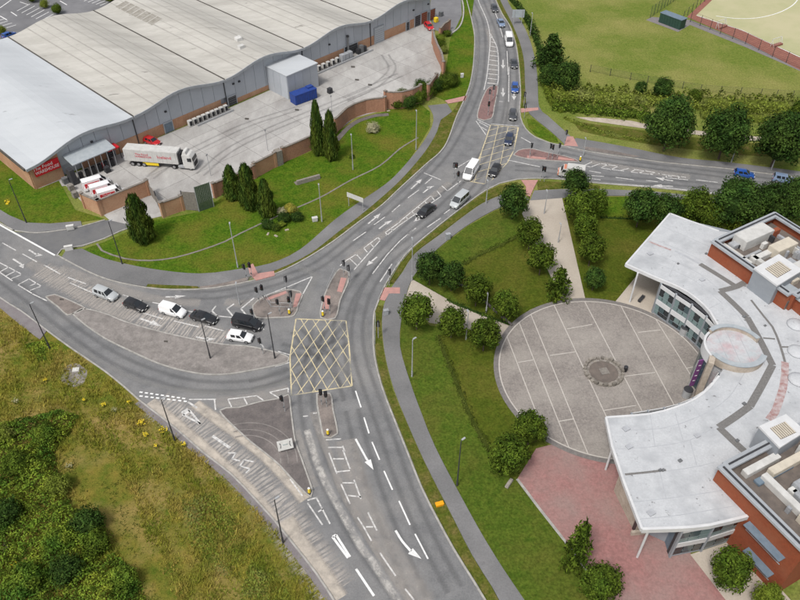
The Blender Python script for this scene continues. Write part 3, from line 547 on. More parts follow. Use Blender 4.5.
arrow([(140, 318.5), (150, 322), (162, 326.5)], w=.34, head=2.2, hw=1.1); arrow([(165.6, 297), (176, 297), (186, 296)], w=.3, head=1.8, hw=.9); arrow([(196, 337), (208, 339.5), (216, 339)], w=.3, head=1.5, hw=.9)
for pts in ([(234, 304), (227, 309), (234, 317.5)], [(254, 298), (241, 309), (247, 316)], [(216, 306), (212, 311), (218, 317)]): line(pts[0], pts[1], .26); line(pts[1], pts[2], .26)
for a, b in (((205, 315), (237, 318)), ((290, 286), (312.5, 276.5)), ((312.5, 276.5), (303, 294)), ((262, 297), (290, 286)), ((258, 340), (264, 348)), ((278, 351.5), (290, 355)), ((275, 366.5), (290, 362.5)), ((226, 337), (244, 341)), ((258, 322), (264, 330))): line(a, b, .2)
# north-east arm
for a, b in (((374, 225), (385, 217)), ((392, 212), (400, 205)), ((353, 241), (366, 232)), ((345.6, 261), (357, 254)), ((354, 270), (380.6, 240)), ((386, 236), (400, 225)), ((340, 266), (346, 261)), ((364, 248), (378, 237.5)), ((385.6, 232.5), (400, 222)), ((350, 259), (357.5, 266)), ((356, 254), (361, 259.5)), ((364, 248.5), (367.5, 252.5)), ((370.6, 244), (374, 247.5)), ((378, 237.5), (380.6, 240.5)), ((385.6, 232.5), (387, 235.5)), ((391, 228.5), (393, 231)), ((400, 221.5), (431, 196)), ((400, 225), (441, 196.5)), ((406, 217), (408, 219.5)), ((412, 212), (415, 214.5)), ((418, 207), (421.5, 210)), ((425, 201.5), (428, 205.5)), ((431, 196), (434.5, 200.5)), ((437, 191), (441, 196)), ((442, 186), (447.5, 191)), ((447.5, 191), (461, 181)), ((408, 198), (419, 190)), ((425, 184), (432, 178)), ((424, 173), (441, 180)), ((427, 227.5), (441, 218)), ((407.5, 235), (416, 228)), ((444, 214), (450, 209.5)), ((372.5, 274), (387, 255)), ((387, 255), (400, 241)), ((380, 282), (392, 264)), ((455, 169), (470, 160)), ((400, 241), (413, 230))): line(a, b, .2)
for p in ([(368, 224), (374, 219), (380.5, 213.5)], [(379, 229), (386, 223.5), (392.5, 220.5)], [(411, 189), (416, 184.5), (422, 179)], [(423, 193), (430, 187.5), (434.5, 186)]): arrow(p, w=.3, head=1.6, hw=1.0)
for p in ([(377, 257), (371, 262), (366.5, 266)], [(421, 217.5), (417, 219.5), (413.5, 222)]): arrow(p, w=.3, head=1.4, hw=1.0)
# north arm
pline([(476, -8), (479, 2.5), (487, 21), (490, 37.5), (489, 56), (487, 75), (484, 90)], .22); pline([(490.6, 34), (497.5, 50), (498.5, 75), (497.5, 85)], .22)
for k in range(11):
    y = 37 + k * 4.6; xl = 490 - max(0, (y - 50)) * .085; xr = min(498.3, 491.5 + (y - 35) * .45); line((xl, y), (xr, y + 1.2), .3)
for a, b in (((500, 27.5), (503, 37.5)), ((507, 51), (508, 75)), ((509, 67), (508.6, 102)), ((494, 10), (498, 20)), ((499, 101.5), (503, 101.8)), ((476, 121), (486, 135)), ((477, 119.5), (490, 125.5)), ((479, 122), (488, 127)), ((481, 127), (487, 130.5)), ((491, 124), (519, 126))): line(a, b, .2)
for p in ([(503, 60), (503, 64), (503, 69)], [(503, 88), (503, 92), (503, 97)], [(514, 93), (514, 96), (514, 100.5)]): arrow(p, w=.3, head=2.2, hw=1.1)
# east arm
for a, b in (((584, 165.6), (592, 162.2)), ((590.6, 167.2), (600, 163.7)), ((601, 168.1), (608, 164.4)), ((610, 170), (618.7, 166.2)), ((620, 170.6), (629, 168.5)), ((631, 171.9), (635, 170)), ((637.5, 173.5), (646, 170.6)), ((649, 174.4), (655, 172.7)), ((601, 163.7), (619, 166.5)), ((601, 168.1), (624, 171.3)), ((631, 172.2), (653, 174.8)), ((634, 169.5), (655, 172.5)), ((584, 165.5), (591, 167.3)), ((658, 173.5), (672, 177)), ((589, 171), (601, 173)), ((591, 175.6), (604, 176.6)), ((589, 178.5), (600.6, 180)), ((590, 182.5), (660, 187)), ((660, 187), (716, 193.5)), ((615.6, 177.5), (634, 180)), ((646, 180.6), (658, 182)), ((696, 180), (717.5, 182.5)), ((726, 184), (734, 184.5)), ((660, 174), (686, 177.5)), ((662, 177.5), (688, 180)), ((668, 175), (665, 178)), ((680, 176.5), (677, 179.5)), ((507, 160), (540, 167)), ((521, 137.5), (531, 143))): line(a, b, .22)
arrow([(673, 181), (663, 179.5), (655, 177.5)], w=.34, head=1.8, hw=1.1); arrow([(673, 186.5), (663, 186), (653, 185.5)], w=.34, head=1.8, hw=1.1)
def box_junction(corners, ang, spacing, off=(0, 0)):
    P = GL(corners); n = len(P)
    for i in range(n): ribbon('box_marking', [P[i], P[(i + 1) % n]], .2, MZ + .0012, 'yellow_paint', parent=road)
    c = sum(P, Vector()) / n
    for k_a, a in enumerate(ang):
        d = Vector((math.cos(a), math.sin(a), 0)); nn = Vector((-d.y, d.x, 0))
        for k in range(-14, 15):
            o = c + nn * ((k + off[k_a]) * spacing); ts = []
            for i in range(n):
                p, q = P[i], P[(i + 1) % n]; e = q - p; den = d.x * e.y - d.y * e.x
                if abs(den) < 1e-6: continue
                w = p - o; t = (w.x * e.y - w.y * e.x) / den; u = (w.x * d.y - w.y * d.x) / den
                if 0 <= u <= 1: ts.append(t)
            ts.sort()
            if len(ts) >= 2 and ts[-1] - ts[0] > .8: ribbon('box_marking', [o + d * ts[0], o + d * ts[-1]], .13, MZ + .0004 + .0004 * k_a, 'yellow_paint', parent=road)
box_junction([(296, 319), (346, 321), (349, 345), (352, 386), (291.5, 395.5), (290, 357)], (R(64), R(116)), 1.72, (.3, .1))
box_junction([(490.6, 125), (518.5, 127.5), (514, 150), (507.5, 162.5), (491, 181), (484, 184), (470, 181.5), (477, 164), (485, 142)], (R(78), R(28)), 2.2, (.2, .4))
for p in ((166, 342), (62, 300), (357, 80), (370, 85), (353, 67), (247, 119), (297, 110), (412, 327)): tag(sheet('drain_cover', [(p[0] - 2, p[1] - 1), (p[0] + 2, p[1] - .7), (p[0] + 2, p[1] + 1), (p[0] - 2, p[1] + .8)], .16 if p == (166, 342) else .165 if p[0] == 62 else .07, 'gutter_dark', .02), kind='structure')
for r in (5.2, 6.2, 7.4): ribbon('paving_arc', arc(G(258, 440).x - 1.5, G(258, 440).y - 4.5, r, R(5), R(110), 20), .14, .153, 'island_pale', parent=isl_sw)

for pts in ([(150, 178), (175, 160), (210, 142), (250, 124), (300, 108)], [(200, 175), (230, 150), (270, 130), (330, 105), (400, 75)], [(345, 100), (372, 88), (392, 70), (385, 55)]):
    for off in (-.9, .9): ribbon('tyre_mark', offset_line(cr(GL(pts), 2), off), 1.0, .072 + (off > 0) * .0006, 'tyre_dark', parent=yard)
# ------------------------------------------------------------------ lettering
def text(name, body, size, mat, parent, mtx, ext=.01, align='CENTER', sx=1.0):
    cu = bpy.data.curves.new(name, 'FONT'); cu.body = body; cu.size = size; cu.extrude = ext; cu.align_x = align; cu.align_y = 'CENTER'; cu.resolution_u = 2
    tmp = bpy.data.objects.new(name, cu); COL.objects.link(tmp)
    dg = bpy.context.evaluated_depsgraph_get(); me = bpy.data.meshes.new_from_object(tmp.evaluated_get(dg))
    bpy.data.objects.remove(tmp); bpy.data.curves.remove(cu)
    me.transform(Matrix.Diagonal((sx, 1, 1, 1))); me.transform(mtx); me.materials.clear(); me.materials.append(MATS[mat])
    return link(name, me, parent)
def plane_mtx(o, x, y):
    x = Vector(x).normalized(); y = Vector(y).normalized(); z = x.cross(y)
    m = Matrix((x, y, z)).transposed().to_4x4(); m.translation = Vector(o); return m
# ------------------------------------------------------------------ warehouse (local axes: x along the front, y into the depth)
BAY, NB, DEP = 23.55, 5, 57.0
wh = thing('warehouse', 'long grey warehouse with cream and white wave-shaped roofs beside the concrete yard', 'warehouse', W0, R(46.2))
def eave(s):
    k = min(int(s / BAY), NB - 1); t = s / BAY - k; b = 7.0
    if k == 0: b = 5.0 + 2.0 * t
    return b + 1.75 * math.sin(math.pi * t) ** 2
NS = 14; OV = .9
for k in range(NB):
    mb = MB(); top = []; bot = []
    for i in range(NS + 1):
        s = k * BAY + BAY * i / NS; s = min(max(s, k * BAY + .14), (k + 1) * BAY - .14); z = eave(min(s, NB * BAY - 1e-4))
        if k == 0 and i == 0: s = -.7
        top.append((s, z))
    rings = [[(s, y, z + .22) for s, z in top] for y in (-OV, DEP + .6)]; n = NS + 1
    vs = rings[0] + rings[1] + [(s, y, z - .1) for y in (-OV, DEP + .6) for s, z in top]
    fs = [(i, i + 1, n + i + 1, n + i) for i in range(NS)] + [(2 * n + i + 1, 2 * n + i, 3 * n + i, 3 * n + i + 1) for i in range(NS)] + [(2 * n + i, 2 * n + i + 1, i + 1, i) for i in range(NS)] + [(n + i, n + i + 1, 3 * n + i + 1, 3 * n + i) for i in range(NS)] + [(0, n, 3 * n, 2 * n), (n - 1, 3 * n - 1, 4 * n - 1, 2 * n - 1)][:2]
    mb.norecalc = True; mb.add(vs, fs); ro = mb.build('roof', 'roof_white' if k == 0 else 'roof_cream', wh, smooth=False)
    # fascia edge, seams across the roof
    mb = MB(); mb.loft([[(s, -OV - .16, z - .28), (s, -OV - .004, z - .28), (s, -OV - .004, z + .26), (s, -OV - .16, z + .26)] for s, z in top]); mb.build('fascia', 'trim_grey', ro)
    if k > 0:
        for t in (.09, .22, .31, .40, .52, .63, .71, .80, .91):
            s = (k + t) * BAY; z0 = eave(s); sl = (eave(s + .1) - eave(s - .1)) / .2
            mb = MB(); w = .16 if t in (.22, .40, .63, .80) else .07; mb.add([(s - w, -OV, z0 - sl * w + .228), (s + w, -OV, z0 + sl * w + .228), (s + w, DEP + .5, z0 + sl * w + .228), (s - w, DEP + .5, z0 - sl * w + .228)], [(0, 1, 2, 3)]); mb.build('roof_seam', 'roof_seam', ro)
    if k > 0:
        mb = MB(); z = eave(k * BAY); mb.box((k * BAY, DEP / 2, z + .12), (.34, DEP + 1.4, .34)); mb.build('gutter', 'gutter_dark', wh)
    if k in (2, 4):
        for t in ((.05, .05), (.52, .30), (.60, .34)) if k == 2 else ((.3, .45),):
            s = k * BAY + BAY * (.45 + t[0] * .2); y = 6 + 16 * t[1]; mb = MB(); mb.box((s, y, eave(s) + .5), (1.6, 1.3, .7), top=(.9, .9)); mb.build('roof_vent', 'plant_white', ro)
    if k == 2:
        for q in range(9):
            s0 = k * BAY + BAY * .2; y0 = 57 - 2.6 * q - 5; mb = MB(); s1 = s0 + 3.3
            mb.add([(s, y, eave(s) + .234) for y in (y0, y0 + 2.2) for s in (s0, s1)], [(0, 1, 3, 2)]); mb.build('roof_patch', 'roof_stain', ro) if q < 7 else None
# walls: individual cladding sheets above a brick base
mb = MB(); mb.box((NB * BAY / 2, DEP / 2 + .2, 2.2), (NB * BAY - .6, DEP - .8, 4.4)); mb.build('wall_core', 'cladding_grey', wh)
npn = 8; pw = BAY / npn
def wall_sheet(s0, s1, z0, y, mat, name='wall_panel'):
    zs = [(s0, eave(s0)), ((s0 + s1) / 2, eave((s0 + s1) / 2)), (s1, eave(min(s1, NB * BAY - 1e-4)))]
    ring = [(s0, z0)] + [(s1, z0)] + [(s, z - .06) for s, z in reversed(zs)]; n = len(ring)
    mb = MB(); mb.add([(s, y, z) for s, z in ring] + [(s, y + .18, z) for s, z in ring], [tuple(range(n)), tuple(reversed(range(n, 2 * n)))] + [(i, i + n, (i + 1) % n + n, (i + 1) % n) for i in range(n)])
    return mb.build(name, mat, wh)
for k in range(NB):
    for i in range(npn):
        s0 = k * BAY + i * pw + .035; s1 = s0 + pw - .07
        if s1 < 6.2: continue
        if s0 < 6.2: s0 = 6.2
        wall_sheet(s0, s1, 2.5 if k != 2 else 1.2, 0, 'cladding_grey')
        if i % 2 == 0:
            b = MB(); b.box(((s0 + s1) / 2, .05, 1.25 if k != 2 else .6), (2 * pw - .02, .2, 2.48 if k != 2 else 1.18)); b.build('brick_plinth', 'brick_orange', wh, origin=None) if s0 > 7 else None
    if k > 0:
        b = MB(); b.tube((k * BAY, -.14, .1), (k * BAY, -.14, eave(k * BAY)), .11); b.build('downpipe', 'dark_metal', wh)
wall_sheet(0, 6.15, 0, -.25, 'brick_orange', 'brick_gable')
b = MB(); b.box((-.08, DEP / 2, 2.45), (.26, DEP, 4.9)); b.build('side_wall', 'brick_orange', wh)
b = MB(); b.box((-.85, DEP / 2, 5.05), (.3, DEP + 1.2, .5)); b.build('side_gutter', 'gutter_dark', wh)
b = MB(); b.box((NB * BAY + .05, DEP / 2, 3.6), (.26, DEP, 7.2)); b.build('end_wall', 'cladding_grey', wh)
# red shop sign
b = MB(); b.box((3.35, -.42, 3.75), (5.2, .16, 2.3)); sg = b.build('sign_board', 'sign_red', wh)
text('lettering', 'The Food', 1.0, 'sign_white', sg, plane_mtx((2.6, -.515, 4.25), (1, 0, 0), (0, 0, 1)), sx=1.05)
text('lettering', 'WAREHOUSE', .98, 'sign_white', sg, plane_mtx((3.3, -.515, 3.3), (1, 0, 0), (0, 0, 1)), sx=.84)
# doors along the front
def door(s, w, h, mat='dark_metal', z0=.06, name='loading_door'):
    b = MB(); b.box((s, -.17, z0 + h / 2), (w, .14, h)); o = b.build(name, mat, wh)
    for q in range(int(h / .55)):
        c = MB(); c.box((s, -.255, z0 + .3 + q * .55), (w - .1, .03, .06)); c.build('rib', 'mid_metal', o)
    f = MB(); f.box((s - w / 2 - .09, -.16, z0 + h / 2), (.18, .24, h)).box((s + w / 2 + .09, -.16, z0 + h / 2), (.18, .24, h)).box((s, -.16, z0 + h + .1), (w + .36, .24, .2)); f.build('frame', 'trim_grey', o)
    return o
def s_of(px, py, z=0.0):
    p = G(px, py, z) - W0; return p.dot(UD)
for px, py, w, h, m in ((168, 131, 2.0, 2.3, 'metal_blue'), (231, 104, 2.3, 2.2, 'dark_metal'), (298, 72, 1.2, 2.2, 'dark_metal'), (350, 54, 4.5, 2.6, 'dark_metal'), (378, 42, 3.4, 4.2, 'cladding_light'), (406.5, 30, 1.1, 2.3, 'dark_metal'), (414, 25, 2.2, 3.0, 'dark_metal'), (420, 22, 2.4, 3.1, 'brick_red'), (427, 18, 2.0, 3.0, 'brick_red')):
    door(s_of(px, py), w, h, m)
# red porch and blue canopy at the loading end
sp = s_of(112, 157); p = MB(); p.box((sp, -1.2, 2.75), (2.6, 2.2, .25)); po = p.build('porch', 'sign_red', wh)
for dx in (-1.2, 1.2):
    q = MB(); q.box((sp + dx, -2.2, 1.35), (.14, .14, 2.55)); q.build('porch_post', 'dark_metal', po)
door(sp, 1.7, 2.3)
s0c, s1c = 7.0, 16.5
b = MB(); b.add([(s0c, -.2, 4.7), (s1c, -.2, 4.7), (s1c, -4.2, 4.15), (s0c, -4.2, 4.15), (s0c, -.2, 4.5), (s1c, -.2, 4.5), (s1c, -4.2, 3.95), (s0c, -4.2, 3.95)], [(3, 2, 1, 0), (4, 5, 6, 7), (0, 1, 5, 4), (1, 2, 6, 5), (2, 3, 7, 6), (3, 0, 4, 7)]); cn = b.build('canopy', 'coping_blue', wh)
for q in range(7):
    s = s0c + .5 + q * 1.4; c = MB(); c.box((s, -4.0, 2.02), (.12, .12, 3.9)); c.build('canopy_post', 'galvanised', cn)
for q in range(6):
    s = s0c + 1.2 + q * 1.4; c = MB(); c.box((s, -3.4, .82), (.85, .7, 1.55)); c2 = c.build('dock_bay', 'plastic_black', cn); 
b = MB(); b.add([(s0c - 1.2, -2.2, .06), (s0c + .1, -2.2, .06), (s0c + .1, -4.6, .06), (s0c - 1.2, -4.6, .06), (s0c - 1.0, -2.6, 3.2), (s0c - .1, -2.6, 3.2), (s0c - .1, -4.2, 3.2), (s0c - 1.0, -4.2, 3.2)], [(0, 1, 2, 3), (7, 6, 5, 4), (0, 4, 5, 1), (1, 5, 6, 2), (2, 6, 7, 3), (3, 7, 4, 0)]); b.build('compactor', 'dark_metal', wh)
def on_wh(s, y, z=.06): return W0 + UD * s + VD * y + Vector((0, 0, z))
# wall lights / signs
for px, py in ((92, 142), (163, 110), (248, 86), (249, 92), (279, 62), (326, 43), (408, 8), (431, 5)):
    s = s_of(px, py, 5.0); b = MB(); b.box((s, -.14, 5.0), (.5, .28, .35)); b.build('wall_lamp', 'dark_metal', wh)
# annex
Aw = [G(277, 109), G(307, 88 + 8)]
an = thing('plant_annex', 'flat white-roofed grey metal annex projecting from the warehouse front', 'annex', on_wh(64.2, -3.9, .06), R(46.2))
for i in range(4):
    b = MB(); b.box((-4.7 + .02 + i * 2.35 + 1.165, -3.75, 2.9), (2.31, .12, 5.8)); b.build('wall_panel', 'cladding_grey', an)
for i in range(3):
    for sx in (-1, 1):
        b = MB(); b.box((sx * 4.72, -3.7 + .02 + i * 2.5 + 1.22, 2.9), (.12, 2.44, 5.8)); b.build('wall_panel', 'cladding_grey', an)
b = MB(); b.box((0, 0, 5.95), (9.8, 7.9, .22)); rf = b.build('roof', 'roof_white', an, bevel=.03)
b = MB(); b.box((0, 0, 2.8), (9.2, 7.2, 5.6)); b.build('wall_core', 'cladding_grey', an)
ORD = ['first', 'second', 'third', 'fourth', 'fifth', 'sixth', 'seventh', 'eighth', 'ninth']
# condenser banks
def condenser(pos, lab, grp):
    t = thing('condenser_unit', lab, 'condenser', pos, R(46.2), grp)
    b = MB(); b.box((0, 0, .75), (.95, .8, 1.4)); b.build('casing', 'plant_white', t, bevel=.04)
    b = MB(); b.box((.02, -.415, .75), (.62, .05, 1.0)); g = b.build('grille', 'plastic_black', t)
    b = MB(); b.box((0, -.41, 1.32), (.95, .04, .12)); b.build('badge_rail', 'plant_grey', t)
    b = MB(); b.box((0, 0, .03), (1.0, .8, .06)); b.build('foot', 'mid_metal', t)
sA0, sA1 = s_of(187, 124), s_of(225, 108)
for q in range(9): condenser(on_wh(sA0 + (sA1 - sA0) * q / 8.6, -1.3), 'white-framed condenser unit, %s from the left in the row of nine nearer the red sign' % ORD[q], 'nine condenser units near the blue door')
sB0, sB1 = s_of(312, 72), s_of(335, 60.5)
for q in range(6): condenser(on_wh(sB0 + (sB1 - sB0) * q / 5.4, -1.3), 'white-framed condenser unit, %s from the annex in the row of six beside it' % ORD[q], 'six condenser units beside the annex')
for (a, b_), lab in (((sA0 + 1, sA1 + .5), 'low concrete kerb barrier in front of the nine condenser units'), ((sB0 - .8, sB1 + 11), 'low concrete kerb barrier in front of the six condenser units')):
    m = MB(); m.box((0, 0, .22), (b_ - a, .3, .44)); tag(m.build('barrier', 'galvanised', origin=(0, 0, 0), bevel=.03), lab, 'barrier'); o = bpy.context.scene.objects[-1] if False else None
    o = [x for x in COL.objects if x.name.startswith('barrier')][-1]; o.location = on_wh((a + b_) / 2, -2.6); o.rotation_euler = (0, 0, R(46.2))
# goods by the far loading door
t = thing('wrapped_pallets', 'grey wrapped pallet stack by the dark loading door', 'pallets', on_wh(s_of(344, 59), -1.6), R(46.2))
for q in range(3):
    b = MB(); b.box((-1.3 + q * 1.3, 0, .95), (1.2, 1.2, 1.9 - .15 * (q == 1))); b.build('pallet_load', 'plant_grey', t, bevel=.05)
t = thing('cage_stack', 'dark metal cage stack between the loading doors', 'cage', on_wh(s_of(360, 52), -1.2), R(46.2))
for q in range(3):
    b = MB(); b.box((-1.1 + q * 1.1, 0, .7 + .3 * (q == 1)), (1.0, 1.0, 1.4 + .6 * (q == 1))); b.build('cage', 'dark_metal' if q != 1 else 'mid_metal', t, bevel=.04)
t = thing('flue', 'tall dark ventilation flue above the pallets at the warehouse wall', 'flue', on_wh(s_of(352, 58), -.5), R(46.2))
b = MB(); b.tube((0, 0, 0), (0, 0, 5.2), .28); b.build('pipe', 'mid_metal', t); b = MB(); b.tube((0, 0, 5.2), (0, 0, 5.6), .42, .36); b.build('cowl', 'dark_metal', t)
# blue skip container
t = thing('skip_container', 'blue steel waste container beside the annex', 'container', G(304, 100, .06), R(46.2) - .12)
b = MB(); b.box((0, 0, 1.2), (6.1, 2.4, 2.3)); b.build('body', 'container_blue', t)
for q in range(9):
    for sy in (-1, 1):
        b = MB(); b.box((-2.7 + q * .675, sy * 1.24, 1.25), (.14, .1, 2.1)); b.build('rib', 'container_blue', t)
b = MB(); b.box((0, 0, 2.42), (6.2, 2.5, .14)); b.build('lid', 'container_blue', t); b = MB(); b.box((2.1, .5, 2.62), (1.6, 1.2, .3)); b.build('hatch', 'container_blue', t); b = MB(); b.box((3.1, .0, 1.3), (.12, 1.6, .12)); b.build('locking_bar', 'galvanised', t)
for sx in (-2.5, 2.5):
    b = MB(); b.box((sx, 0, .03), (.5, 2.2, .1)); b.build('skid', 'dark_metal', t)
# ------------------------------------------------------------------ yard walls
def brick_run(pts, h, lab, mat='brick_wall', pil=True, th=.34, cop='coping'):
    P = cr(GL(pts), 2.5) if len(pts) > 2 else GL(pts); o = thing('yard_wall', lab, 'wall', P[0])
    ribs = []
    mb = MB(); A = offset_line(P, th / 2); B = offset_line(P, -th / 2)
    mb.loft([[(a.x, a.y, 0), (b.x, b.y, 0), (b.x, b.y, h), (a.x, a.y, h)] for a, b in zip(A, B)]); mb.build('brickwork', mat, o, origin=P[0])
    mb = MB(); A = offset_line(P, th / 2 + .07); B = offset_line(P, -th / 2 - .07)
    mb.loft([[(a.x, a.y, h + .002), (b.x, b.y, h + .002), (b.x, b.y, h + .14), (a.x, a.y, h + .14)] for a, b in zip(A, B)]); mb.build('coping', cop, o, origin=P[0])
    if pil:
        for p in (P[0], P[-1]):
            mb = MB(); mb.box((p.x, p.y, h / 2 + .12), (.6, .6, h + .24), R(46)); mb.build('pier', mat, o, origin=P[0]); mb = MB(); mb.box((p.x, p.y, h + .3), (.75, .75, .12), R(46)); mb.build('pier_cap', cop, o, origin=P[0])
    return o
brick_run([(86, 208), (102, 215)], 3.3, 'short brick yard wall return beside the parked vans', 'brick_orange'); brick_run([(102.6, 215), (150, 195)], 3.3, 'long orange brick yard wall in front of the red and white vans', 'brick_orange')
brick_run([(164, 217), (184, 210)], 3.2, 'brick wall beside the yard entrance, right of the narrow conifer', 'brick_orange')
brick_run([(215.6, 197.5), (229, 191.5)], 3.2, 'short brick wall between the green gate and the first of three conifers'); brick_run([(230, 191), (255, 178.5)], 3.0, 'brick wall segment half hidden behind three conifers'); brick_run([(256, 177.5), (276, 167)], 3.3, 'orange brick wall segment right of the three conifers', 'brick_orange')
brick_run([(284, 162), (311, 150), (328, 139)], 3.3, 'brick wall segment left of the two tall conifers')
brick_run([(336, 133), (341, 128), (347, 122), (355, 117.5), (366, 113.5), (375, 112), (385, 111)], 3.4, 'curved stained brick retaining wall below the yard')
brick_run([(385.5, 108.5), (393, 109), (402, 108.5), (412, 106), (420, 102)], 4.2, 'taller brick retaining wall bay beside the hedge'); brick_run([(428, 100), (433, 93), (436, 89)], 3.8, 'short brick wall piece emerging from the hedge')
brick_run([(443, 76), (441, 66), (437, 58), (434, 50), (433, 44)], 3.6, 'dark brick buttressed wall at the east end of the yard'); brick_run([(440, 38), (444, 33), (449, 30)], 2.6, 'small brick wall by the curved service lane')
for p, w in (((279.5, 164.5), 1.3), ((333, 136.5), 1.0)):
    m = MB(); m.box((0, 0, 1.75), (w, w, 3.5)); m2 = m.build('gate_pier', 'stone_block', origin=(0, 0, 0)); m2.location = G(*p); m2.rotation_euler = (0, 0, R(40)); tag(m2, 'grey concrete pier between two brick wall segments %s' % ('near the three conifers' if w > 1.1 else 'beside the two tall conifers'), 'pier')
# slatted gates
def slat_gate(a, b, h, n, lab, mat, post='dark_metal', name='gate', sw=.9):
    A, B = G(*a), G(*b); t = thing(name, lab, 'gate', A, math.atan2(B.y - A.y, B.x - A.x)); L = (B - A).length
    for i in range(n):
        m = MB(); m.box(((i + .5) * L / n, 0, h / 2 + .08), (L / n * sw, .06, h)); m.build('slat', mat, t)
    for z in (.4, h - .3):
        m = MB(); m.box((L / 2, .07, z), (L, .07, .12)); m.build('rail', post, t)
    for x in (0, L):
        m = MB(); m.box((x, .05, h / 2 + .1), (.16, .16, h + .2)); m.build('post', post, t)
slat_gate((150.5, 194.5), (157, 203), 2.6, 8, 'grey timber slatted gate leaf at the end of the orange wall', 'timber_grey'); slat_gate((158, 206), (164, 216), 2.4, 8, 'grey slatted gate leaf beside the yard entrance', 'timber_grey')
slat_gate((185, 210), (199, 211), 4.2, 10, 'tall grey slatted gate panel left of the green gate', 'timber_grey')
slat_gate((199.5, 212), (214, 207), 5.6, 9, 'tall dark green gate with pale uprights in the yard wall', 'gate_green', 'galvanised')
for px, py, h, lab in ((211, 176, 5, 'thin grey post standing in the yard behind the green gate'), (268, 151, 5, 'thin grey lamp post in the yard above the orange wall segment'), (332, 112, 4, 'thin grey post in the yard above the tall conifers')):
    t = thing('yard_post', lab, 'post', G(px, py)); m = MB(); m.tube((0, 0, 0), (0, 0, h), .07, .05); m.build('pole', 'galvanised', t); m = MB(); m.box((0, 0, h), (.25, .6, .12)); m.build('lamp_head', 'mid_metal', t)
ribbon('wall_footing', cr(GL([(333, 140), (345, 127), (357, 119.5), (375, 114), (388, 113)]), 2), 1.2, .14, 'island_dark', thick=.1, shift=-.9, kind='structure')
ribbon('handrail_kerb', cr(GL([(444, 79), (443, 66), (436, 55), (432, 47)]), 2), .2, 3.95, 'fascia_white', thick=.12, shift=-.5, kind='structure') if False else None
# ------------------------------------------------------------------ civic building
ZR = 7.0
civic = thing('civic_building', 'crescent-shaped civic building with pale flat roofs, glazed front and red brick blocks', 'building', G(700, 420))
CO = G(700, 420)
def cb(mb, name, mat, parent=civic, **k): return mb.build(name, mat, parent, origin=CO, **k)
inner_n = cr(GL([(626, 264), (657.5, 278), (679, 287), (696, 298), (710, 311.5), (718, 325)], ZR), 1.5)
inner_s = cr(GL([(719, 376), (710, 387), (695, 399), (675, 407.5), (650, 414), (606, 417.5)], ZR), 1.5)
drumc = G(733, 351, ZR)
end_s = GL([(606, 417.5), (612, 446), (624, 482), (642, 529)], ZR)
south = GL([(642, 529), (676, 528), (710, 525), (755, 514)], ZR)
roofp = inner_n + [G(727, 345, ZR), G(726, 362, ZR)] + inner_s + end_s[1:] + south[1:] + GL([(790, 490), (860, 480), (860, 250), (719, 231), (690, 221), (670, 213.5)], ZR)
m = MB(); m.prism(roofp, ZR - .55, ZR); roof = cb(m, 'roof', 'membrane')
def edge(P, z0, z1, w, name='fascia', mat='fascia_white', sh=0.0, par=roof):
    A = offset_line(P, sh + w / 2); B = offset_line(P, sh - w / 2); m = MB(); m.loft([[(a.x, a.y, z0), (b.x, b.y, z0), (b.x, b.y, z1), (a.x, a.y, z1)] for a, b in zip(A, B)]); return cb(m, name, mat, par)
edge(inner_n, ZR - .5, ZR + .08, .3); edge(inner_s, ZR - .5, ZR + .08, .3); edge(end_s, ZR - .5, ZR + .09, .3); edge(cr(south, 2), ZR - .62, ZR + .1, .34); edge(GL([(626, 264), (670, 213.5)], ZR), ZR - .5, ZR + .07, .3); edge(GL([(670, 213.5), (690, 221), (719, 231)], ZR), ZR - .5, ZR + .07, .3)
def strip(pts, w, mat, dz=.006, name='roof_seam', z=ZR): 
    o = ribbon(name, cr(GL(pts, z), 1.5) if len(pts) > 2 else GL(pts, z), w, z + dz, mat, parent=roof); o.location = -CO; return o
for pts in ([(640, 258), (668, 268), (695, 281), (722, 303)], [(655, 240), (680, 250), (705, 263), (735, 287)], [(648, 252), (676, 262), (700, 274), (728, 297)], [(662, 226), (690, 238), (712, 248)], [(634, 430), (664, 428), (700, 416), (728, 398), (745, 372)], [(618, 449), (650, 447), (690, 440), (720, 424)], [(624, 475), (660, 472), (700, 466), (715, 462)], [(633, 502), (670, 498), (712, 492), (735, 488)], [(640, 519), (680, 515), (740, 505)], [(725, 300), (745, 325), (765, 365)]): strip(pts, .1, 'membrane_seam')
for a, b in (((675, 413), (683, 440)), ((650, 414), (655, 447)), ((640, 258), (633, 265)), ((690, 440), (697, 466)), ((700, 416), (688, 400)), ((676, 262), (669, 276)), ((720, 303), (708, 309)), ((660, 472), (666, 498))): strip([a, b], .09, 'membrane_seam', .009)
GZ = []
for pts, w in (([(700, 264), (718, 275), (737, 287)], .9), ([(749, 280), (737, 286.5), (720, 291)], 1.0), ([(720, 291), (734, 304), (747, 317)], 1.0), ([(747, 317), (760, 340), (772.5, 365)], 1.0), ([(772.5, 365), (762, 385), (750, 406)], 1.0), ([(750, 406), (735, 417), (719, 427.5)], 1.0), ([(719, 427.5), (732, 440), (744, 451)], 1.0)): strip(pts, w, 'gravel_grey', .010 + .003 * (GZ.append(1) or len(GZ)), 'roof_gutter')
strip([(675, 251), (687, 257), (700, 264)], .45, 'membrane_seam', .014, 'roof_gutter')
strip([(649, 241.5), (660, 246), (671, 250)], .4, 'algae_red', .014, 'roof_stain'); strip([(751, 300), (762, 314), (772.5, 327), (780, 345), (785, 362)], .35, 'gravel_grey', .016, 'roof_valley'); strip([(785, 362), (785, 375), (783, 388), (775, 412), (769, 420)], 1.0, 'algae_red', .018, 'roof_valley')
